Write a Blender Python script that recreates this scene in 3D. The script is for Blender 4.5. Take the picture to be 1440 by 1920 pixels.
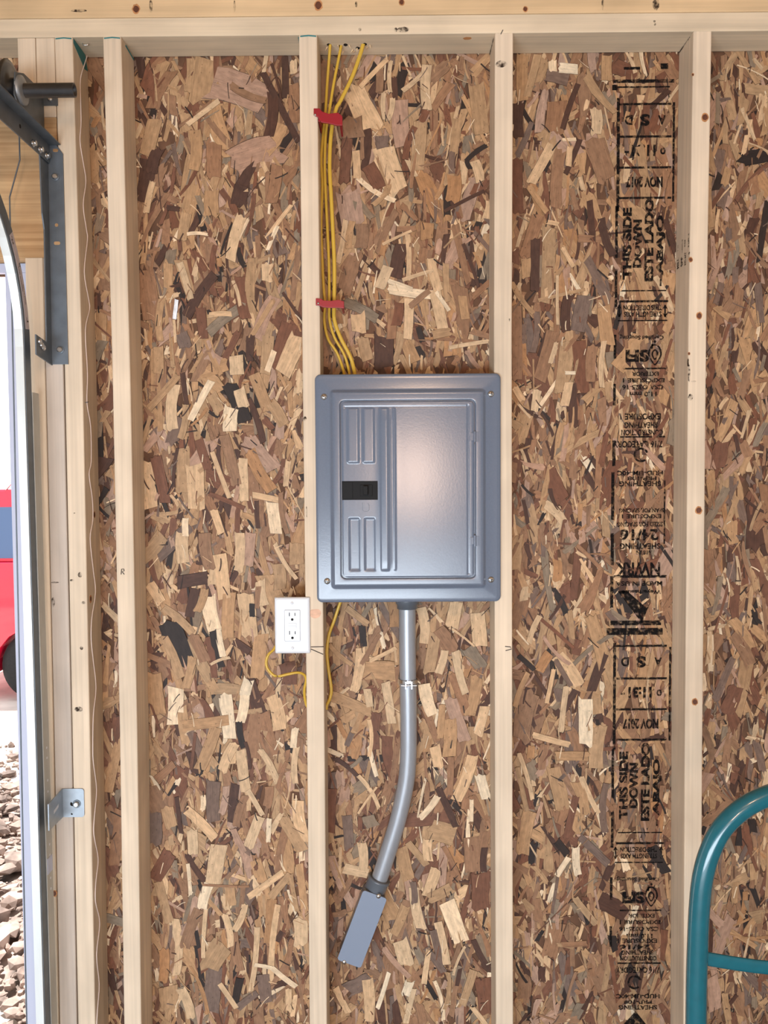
import bpy, bmesh, math, random
from mathutils import Vector, Matrix
for o in list(bpy.data.objects): bpy.data.objects.remove(o)
sc = bpy.context.scene
C = sc.collection
PI = math.pi

# ------------------------------------------------------------------ camera
CAM = Vector((0.17999, -1.85352, 1.69296)); PITCH, YAW, ROLL, FPX = -0.04732, -0.00551, -0.00668, 1630.2
_f = Vector((math.sin(YAW)*math.cos(PITCH), math.cos(YAW)*math.cos(PITCH), math.sin(PITCH)))
_r = _f.cross(Vector((0, 0, 1))).normalized(); _u = _r.cross(_f)
R_ = _r*math.cos(ROLL) + _u*math.sin(ROLL); U_ = -_r*math.sin(ROLL) + _u*math.cos(ROLL)
cd = bpy.data.cameras.new('camera'); cam = bpy.data.objects.new('camera', cd); C.objects.link(cam)
cd.sensor_fit = 'HORIZONTAL'; cd.sensor_width = 36; cd.lens = FPX/1440*36; cd.clip_start = .05; cd.clip_end = 200
m = Matrix((( R_.x, U_.x, -_f.x), (R_.y, U_.y, -_f.y), (R_.z, U_.z, -_f.z))).to_4x4(); m.translation = CAM
cam.matrix_world = m
sc.camera = cam

def ray(px, py): return _f*FPX + R_*(px-720) + U_*(960-py)
def P(px, py, Y=0.0):            # photo pixel -> point on the plane Y
    d = ray(px, py); return CAM + d*((Y-CAM.y)/d.y)
def PX(px, py, X):               # photo pixel -> point on the plane X
    d = ray(px, py); return CAM + d*((X-CAM.x)/d.x)
def PZ(px, py, Z):
    d = ray(px, py); return CAM + d*((Z-CAM.z)/d.z)

# ------------------------------------------------------------------ sky, lights, exposure
w = bpy.data.worlds.new('sky'); sc.world = w; w.use_nodes = True
bg = w.node_tree.nodes['Background']; bg.inputs[0].default_value = (0.93, 0.96, 1.0, 1); bg.inputs[1].default_value = 2.0
def area(name, loc, target, sx, sy, power, col):
    l = bpy.data.lights.new(name, 'AREA'); l.shape = 'RECTANGLE'; l.size = sx; l.size_y = sy; l.energy = power; l.color = col
    o = bpy.data.objects.new(name, l); C.objects.link(o); o.location = loc
    o.rotation_euler = (Vector(target)-Vector(loc)).to_track_quat('-Z', 'Y').to_euler(); return o
sun = bpy.data.lights.new('sun', 'SUN'); sun.energy = 14; sun.angle = .01; sun.color = (1, .985, .96)
so = bpy.data.objects.new('sun', sun); C.objects.link(so); so.rotation_euler = Vector((.25, -.2, -.95)).to_track_quat('-Z', 'Y').to_euler()
area('warm_work_lamp', (.33, -3.3, 1.68), (.2, 0, 1.95), .12, .42, 14, (1, .70, .52))
area('warm_high_fill', (.35, -2.5, 2.60), (.3, 0, 1.7), .25, .25, 10, (1, .66, .42))  # added area light that warms the upper wall; no bulb is modelled
area('cool_low_fill', (-.8, -4.2, .60), (.1, 0, .55), 3.0, .9, 165, (.79, .895, 1))  # added cool fill light; the wall behind is closed, without a doorway
sc.view_settings.view_transform = 'Standard'; sc.view_settings.look = 'None'
sc.view_settings.gamma = 1; sc.view_settings.use_curve_mapping = False
sc.view_settings.exposure = 0.06

# ------------------------------------------------------------------ materials
def lin(c): return tuple(((v/255)/12.92 if v/255 <= .04045 else ((v/255+.055)/1.055)**2.4) for v in c)
def mat(name, rgb, rough=.6, metal=0, noise=0, nscale=(20, 20, 20), bump=0, coat=0, spec=.5, pbump=0):
    m_ = bpy.data.materials.new(name); m_.use_nodes = True; nt = m_.node_tree; b = nt.nodes['Principled BSDF']
    c = lin(rgb); b.inputs['Base Color'].default_value = (*c, 1); b.inputs['Roughness'].default_value = rough
    b.inputs['Metallic'].default_value = metal; b.inputs['Coat Weight'].default_value = coat
    b.inputs['Specular IOR Level'].default_value = spec
    if noise or bump:
        tc = nt.nodes.new('ShaderNodeTexCoord'); mp = nt.nodes.new('ShaderNodeMapping'); mp.inputs['Scale'].default_value = nscale
        nz = nt.nodes.new('ShaderNodeTexNoise'); nz.inputs['Scale'].default_value = 1; nz.inputs['Detail'].default_value = 6
        nt.links.new(tc.outputs['Object'], mp.inputs[0]); nt.links.new(mp.outputs[0], nz.inputs['Vector'])
        if noise:
            rp = nt.nodes.new('ShaderNodeMapRange'); rp.inputs['From Min'].default_value = .3; rp.inputs['From Max'].default_value = .7
            rp.inputs['To Min'].default_value = 1-noise; rp.inputs['To Max'].default_value = 1+noise
            vm = nt.nodes.new('ShaderNodeVectorMath'); vm.operation = 'SCALE'; vm.inputs[0].default_value = c
            nt.links.new(nz.outputs['Fac'], rp.inputs['Value']); nt.links.new(rp.outputs[0], vm.inputs['Scale'])
            nt.links.new(vm.outputs[0], b.inputs['Base Color'])
        if bump:
            bp = nt.nodes.new('ShaderNodeBump'); bp.inputs['Strength'].default_value = bump; bp.inputs['Distance'].default_value = .001
            nt.links.new(nz.outputs['Fac'], bp.inputs['Height']); nt.links.new(bp.outputs[0], b.inputs['Normal'])
    return m_

def wood(name, rgb, axis='Z', streak=.14, dark=None):
    """sawn softwood: long grain along one axis, growth bands, faint blotches"""
    m_ = bpy.data.materials.new(name); m_.use_nodes = True; nt = m_.node_tree; b = nt.nodes['Principled BSDF']
    N = nt.nodes.new; L = nt.links.new
    tc = N('ShaderNodeTexCoord'); oi = N('ShaderNodeObjectInfo'); ad = N('ShaderNodeVectorMath'); ad.operation = 'ADD'
    ml = N('ShaderNodeMath'); ml.operation = 'MULTIPLY'; ml.inputs[1].default_value = 37.0
    L(oi.outputs['Random'], ml.inputs[0]); L(tc.outputs['Object'], ad.inputs[0]); L(ml.outputs[0], ad.inputs[1])
    def nz(sc_long, sc_across, det=5):
        mp = N('ShaderNodeMapping'); s = [sc_across]*3; s['XYZ'.index(axis)] = sc_long; mp.inputs['Scale'].default_value = s
        n = N('ShaderNodeTexNoise'); n.inputs['Scale'].default_value = 1; n.inputs['Detail'].default_value = det; n.inputs['Distortion'].default_value = .4
        L(ad.outputs[0], mp.inputs[0]); L(mp.outputs[0], n.inputs['Vector']); return n
    a = nz(2.2, 130); c_ = nz(1.3, 28, 3); d = nz(5, 9, 3)
    r1 = N('ShaderNodeValToRGB'); r1.color_ramp.elements[0].position = .3; r1.color_ramp.elements[1].position = .7
    base = lin(rgb); dk = lin(dark or tuple(v*.86 for v in rgb))
    r1.color_ramp.elements[0].color = (*dk, 1); r1.color_ramp.elements[1].color = (*base, 1)
    mx = N('ShaderNodeMath'); mx.operation = 'ADD'; h = N('ShaderNodeMath'); h.operation = 'MULTIPLY'; h.inputs[1].default_value = .5
    L(a.outputs['Fac'], mx.inputs[0]); L(c_.outputs['Fac'], mx.inputs[1]); L(mx.outputs[0], h.inputs[0]); L(h.outputs[0], r1.inputs['Fac'])
    rp = N('ShaderNodeMapRange'); rp.inputs['From Min'].default_value = .3; rp.inputs['From Max'].default_value = .7
    rp.inputs['To Min'].default_value = 1-streak; rp.inputs['To Max'].default_value = 1+streak*.4
    L(d.outputs['Fac'], rp.inputs['Value'])
    vm = N('ShaderNodeVectorMath'); vm.operation = 'SCALE'; L(r1.outputs[0], vm.inputs[0]); L(rp.outputs[0], vm.inputs['Scale'])
    L(vm.outputs[0], b.inputs['Base Color']); b.inputs['Roughness'].default_value = .7; b.inputs['Specular IOR Level'].default_value = .25
    bp = N('ShaderNodeBump'); bp.inputs['Strength'].default_value = .25; bp.inputs['Distance'].default_value = .0006
    L(a.outputs['Fac'], bp.inputs['Height']); L(bp.outputs[0], b.inputs['Normal'])
    return m_

def strand_mat(name):
    m_ = bpy.data.materials.new(name); m_.use_nodes = True; nt = m_.node_tree; b = nt.nodes['Principled BSDF']
    N = nt.nodes.new; L = nt.links.new
    at = N('ShaderNodeAttribute'); at.attribute_name = 'tone'; uv = N('ShaderNodeUVMap'); uv.uv_map = 'grain'
    def nz(sx, sy, det):
        mp = N('ShaderNodeMapping'); mp.inputs['Scale'].default_value = (sx, sy, 1)
        n = N('ShaderNodeTexNoise'); n.inputs['Scale'].default_value = 1; n.inputs['Detail'].default_value = det
        L(uv.outputs[0], mp.inputs[0]); L(mp.outputs[0], n.inputs['Vector']); return n
    def rng(src, a, c, lo, hi):
        r = N('ShaderNodeMapRange'); r.inputs['From Min'].default_value = a; r.inputs['From Max'].default_value = c
        r.inputs['To Min'].default_value = lo; r.inputs['To Max'].default_value = hi; L(src, r.inputs['Value']); return r.outputs[0]
    g = nz(14, 420, 4); k = nz(55, 110, 6); sp = nz(150, 230, 3)
    f = N('ShaderNodeMath'); f.operation = 'MULTIPLY'; L(rng(g.outputs['Fac'], .3, .7, .84, 1.1), f.inputs[0]); L(rng(k.outputs['Fac'], .25, .7, .72, 1.14), f.inputs[1])
    f2 = N('ShaderNodeMath'); f2.operation = 'MULTIPLY'; L(f.outputs[0], f2.inputs[0]); L(rng(sp.outputs['Fac'], .27, .36, .42, 1.0), f2.inputs[1])
    vm = N('ShaderNodeVectorMath'); vm.operation = 'SCALE'; L(at.outputs['Color'], vm.inputs[0]); L(f2.outputs[0], vm.inputs['Scale'])
    L(vm.outputs[0], b.inputs['Base Color']); b.inputs['Roughness'].default_value = .6; b.inputs['Specular IOR Level'].default_value = .3
    bp = N('ShaderNodeBump'); bp.inputs['Strength'].default_value = .35; bp.inputs['Distance'].default_value = .0008
    L(g.outputs['Fac'], bp.inputs['Height']); L(bp.outputs[0], b.inputs['Normal'])
    return m_

def ink_mat(name, rgb, keep=.5):
    """thin worn ink: rubbed through in patches"""
    m_ = bpy.data.materials.new(name); m_.use_nodes = True; nt = m_.node_tree; b = nt.nodes['Principled BSDF']
    b.inputs['Base Color'].default_value = (*lin(rgb), 1); b.inputs['Roughness'].default_value = .8; b.inputs['Specular IOR Level'].default_value = .1
    tc = nt.nodes.new('ShaderNodeTexCoord'); n = nt.nodes.new('ShaderNodeTexNoise'); n.inputs['Scale'].default_value = 110; n.inputs['Detail'].default_value = 5
    r = nt.nodes.new('ShaderNodeMapRange'); r.inputs['From Min'].default_value = keep-.14; r.inputs['From Max'].default_value = keep+.06
    r.inputs['To Min'].default_value = .92; r.inputs['To Max'].default_value = .1
    nt.links.new(tc.outputs['Object'], n.inputs['Vector']); nt.links.new(n.outputs['Fac'], r.inputs['Value']); nt.links.new(r.outputs[0], b.inputs['Alpha'])
    return m_

M = dict(
 stud=wood('spruce_stud', (238, 218, 192)), stud_side=wood('spruce_grey', (222, 200, 176)),
 plate=wood('spruce_plate', (240, 220, 190), 'X'), plate2=wood('pine_plate', (236, 204, 160), 'X', .16),
 jack=wood('spruce_jack_grey', (214, 200, 186)), header=wood('header_lumber', (212, 176, 132), 'X', .3, (150, 112, 74)),
 strand=strand_mat('osb_strand'), osb=mat('osb_base', (96, 66, 46), .8, noise=.3, nscale=(60, 60, 20)),
 ink=ink_mat('stamp_ink', (22, 20, 20), .62), pen=mat('pencil', (60, 52, 50), .8), soot=ink_mat('scuff', (60, 48, 40), .5),
 knot=mat('knot', (96, 54, 34), .6, noise=.35, nscale=(90, 90, 60)), faintknot=mat('faint_knot', (222, 180, 152), .7, noise=.15, nscale=(60, 60, 120)), knotring=mat('knot_ring', (188, 132, 84), .7, noise=.2, nscale=(60, 60, 60)),
 teal=mat('teal_paint', (28, 120, 124), .5), panel=mat('panel_enamel', (104, 114, 131), .2, noise=.03, nscale=(300, 300, 300), bump=.06, spec=.6),
 black=mat('black_plastic', (10, 10, 12), .6, spec=.25), zinc=mat('zinc_screw', (205, 205, 205), .28, 1), galv=mat('galvanised', (160, 168, 176), .42, .6, noise=.12, nscale=(40, 40, 40)),
 galvd=mat('galvanised_dark', (104, 112, 120), .45, .55, noise=.14, nscale=(30, 30, 30)),
 steel=mat('dark_steel', (92, 96, 102), .3, .9, noise=.15, nscale=(30, 30, 30)), galvm=mat('grey_zinc', (186, 184, 176), .5, .1, noise=.1, nscale=(30, 30, 10)), track=mat('track_steel', (226, 232, 232), .4, .25, noise=.06, nscale=(30, 30, 6)), white=mat('white_plastic', (214, 217, 222), .3), vinyl=mat('vinyl_trim', (188, 194, 216), .5),
 conduit=mat('grey_conduit', (156, 160, 167), .36, .3, noise=.05, nscale=(200, 200, 40), spec=.7), lbbody=mat('lb_body', (92, 98, 106), .3, 0, spec=.6), lbcover=mat('lb_cover', (128, 140, 160), .5),
 yellow=mat('yellow_sheath', (206, 168, 62), .35), red=mat('red_nylon', (150, 14, 34), .4), cord=mat('white_cord', (226, 208, 196), .6),
 green=mat('green_enamel', (16, 92, 106), .25, 0, noise=.08, nscale=(60, 60, 60), coat=.4), rubber=mat('rubber', (22, 22, 23), .85, noise=.3, nscale=(60, 60, 60)),
 carred=mat('car_paint', (200, 16, 52), .25, 0, coat=.6), glass=mat('car_glass', (60, 84, 122), .08, 0, spec=.8), label=mat('paper_label', (196, 186, 190), .6),
 concrete=mat('concrete', (150, 145, 138), .85, noise=.12, nscale=(6, 6, 6), bump=.2), soil=mat('soil', (206, 196, 186), .95, noise=.25, nscale=(3, 3, 3), bump=.5),
 clod=mat('clod', (132, 114, 104), .95, noise=.75, nscale=(9, 9, 9)), shell=mat('pale_lining', (206, 202, 198), .9, noise=.05, nscale=(2, 2, 2)), ceil=mat('roof_deck', (176, 140, 98), .8, noise=.2, nscale=(4, 20, 4)),
 hole=mat('dark_hole', (18, 14, 12), .9), chrome=mat('bright_wheel', (200, 200, 204), .2, 1), lamp=mat('tail_lens', (150, 8, 14), .15))

# ------------------------------------------------------------------ mesh helpers
class MB:
    def __init__(s): s.v = []; s.f = []; s.sm = []
    def add(s, vs, fs, smooth=False):
        n = len(s.v); s.v += [tuple(v) for v in vs]; s.f += [tuple(i+n for i in f) for f in fs]; s.sm += [smooth]*len(fs); return s
    def box(s, a, b):
        (x0, y0, z0), (x1, y1, z1) = a, b
        vs = [(x, y, z) for x in (x0, x1) for y in (y0, y1) for z in (z0, z1)]
        return s.add(vs, [(0, 1, 3, 2), (4, 6, 7, 5), (0, 4, 5, 1), (2, 3, 7, 6), (0, 2, 6, 4), (1, 5, 7, 3)])
    def hexa(s, q8):     # 4 bottom then 4 top corners
        return s.add(q8, [(3, 2, 1, 0), (4, 5, 6, 7), (0, 1, 5, 4), (1, 2, 6, 5), (2, 3, 7, 6), (3, 0, 4, 7)])
    def prism(s, poly, off, smooth=False):
        n = len(poly); off = Vector(off); a = [Vector(p) for p in poly]; b = [p+off for p in a]
        return s.add(a+b, [tuple(range(n))[::-1], tuple(range(n, 2*n))] + [(i, (i+1) % n, (i+1) % n+n, i+n) for i in range(n)], smooth)
    def tube(s, pts, r, n=16, rb=None, up=None, caps=True, hollow=False):
        pts = [Vector(p) for p in pts]; k = len(pts); rings = []
        prev = Vector(up) if up else None
        for i, p in enumerate(pts):
            t = (pts[min(i+1, k-1)]-pts[max(i-1, 0)]).normalized()
            if prev is None: prev = Vector((0, -1, 0)) if abs(t.y) < .9 else Vector((1, 0, 0))
            u = (prev-t*prev.dot(t)).normalized(); v = t.cross(u); prev = u if not up else Vector(up)
            ra = r[i] if isinstance(r, (list, tuple)) else r; rr = (rb if rb else ra)
            rings.append([p+u*(ra*math.cos(2*PI*j/n))+v*(rr*math.sin(2*PI*j/n)) for j in range(n)])
        vs = [q for R in rings for q in R]
        s.add(vs, [(i*n+j, i*n+(j+1) % n, (i+1)*n+(j+1) % n, (i+1)*n+j) for i in range(k-1) for j in range(n)], True)
        if caps:
            s.add(rings[0], [tuple(range(n))[::-1]]); s.add(rings[-1], [tuple(range(n))])
        return s
    def cyl(s, a, b, r, n=20, r2=None):
        a = Vector(a); b = Vector(b); return s.tube([a, b], [r, r2 if r2 is not None else r], n)
    def lathe(s, c, axis, prof, n=32, closed=True):
        c = Vector(c); ax = Vector(axis).normalized(); u = ax.orthogonal().normalized(); v = ax.cross(u); k = len(prof)
        vs = [c+ax*h+(u*math.cos(2*PI*j/n)+v*math.sin(2*PI*j/n))*r for (h, r) in prof for j in range(n)]
        s.add(vs, [(i*n+j, i*n+(j+1) % n, (i+1)*n+(j+1) % n, (i+1)*n+j) for i in range(k-1) for j in range(n)], True)
        if closed: s.add(vs[:n], [tuple(range(n))[::-1]]); s.add(vs[-n:], [tuple(range(n))])
        return s
    def loops(s, L, cap_first=False, cap_last=True, smooth=True):
        n = len(L[0]); vs = [q for l in L for q in l]
        s.add(vs, [(i*n+j, i*n+(j+1) % n, (i+1)*n+(j+1) % n, (i+1)*n+j) for i in range(len(L)-1) for j in range(n)], smooth)
        if cap_last: s.add(L[-1], [tuple(range(n))])
        if cap_first: s.add(L[0], [tuple(range(n))[::-1]])
        return s
    def obj(s, name, m_, parent=None, bevel=0, fix=True, weld=False):
        me = bpy.data.meshes.new(name); me.from_pydata(s.v, [], s.f); me.polygons.foreach_set('use_smooth', s.sm)
        if fix:
            bm = bmesh.new(); bm.from_mesh(me)
            if weld: bmesh.ops.remove_doubles(bm, verts=bm.verts, dist=1e-5)
            if bevel:
                es = [e for e in bm.edges if len(e.link_faces) == 2 and e.calc_face_angle(0) > .5]
                bmesh.ops.bevel(bm, geom=es, offset=bevel, segments=2, profile=.6, affect='EDGES', clamp_overlap=True)
            bmesh.ops.recalc_face_normals(bm, faces=bm.faces); bm.to_mesh(me); bm.free()
        me.materials.append(m_); me.update()
        o = bpy.data.objects.new(name, me); C.objects.link(o)
        if parent: o.parent = parent
        return o
def tag(o, label=None, cat=None, group=None, kind=None):
    if label: o['label'] = label
    if cat: o['category'] = cat
    if group: o['group'] = group
    if kind: o['kind'] = kind
    return o
def empty(name, loc=(0, 0, 0)):
    o = bpy.data.objects.new(name, None); C.objects.link(o); o.empty_display_size = .05
    o.location = loc; o.matrix_world = Matrix.Translation(loc); return o
def adopt(root):   # parts were built in world space: keep them there under a root that sits at the thing
    inv = Matrix.Translation(-Vector(root.location))
    for c in root.children: c.matrix_parent_inverse = inv.copy()
def rrect(cx, cz, w_, h_, r, y, seg=6):
    out = []
    for (sx, sz, a0) in ((1, 1, 0), (-1, 1, 90), (-1, -1, 180), (1, -1, 270)):
        for i in range(seg+1):
            a = math.radians(a0+90*i/seg); out.append(Vector((cx+sx*(w_/2-r)+r*math.cos(a), y, cz+sz*(h_/2-r)+r*math.sin(a))))
    return out
def smooth_path(pts, n=6):   # Catmull-Rom
    p = [Vector(q) for q in pts]; out = []
    for i in range(len(p)-1):
        a = p[max(i-1, 0)]; b = p[i]; c = p[i+1]; d = p[min(i+2, len(p)-1)]
        for k in range(n):
            t = k/n; out.append(.5*((2*b)+(c-a)*t+(2*a-5*b+4*c-d)*t*t+(3*b-a-3*c+d)*t**3))
    out.append(p[-1]); return out

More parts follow.
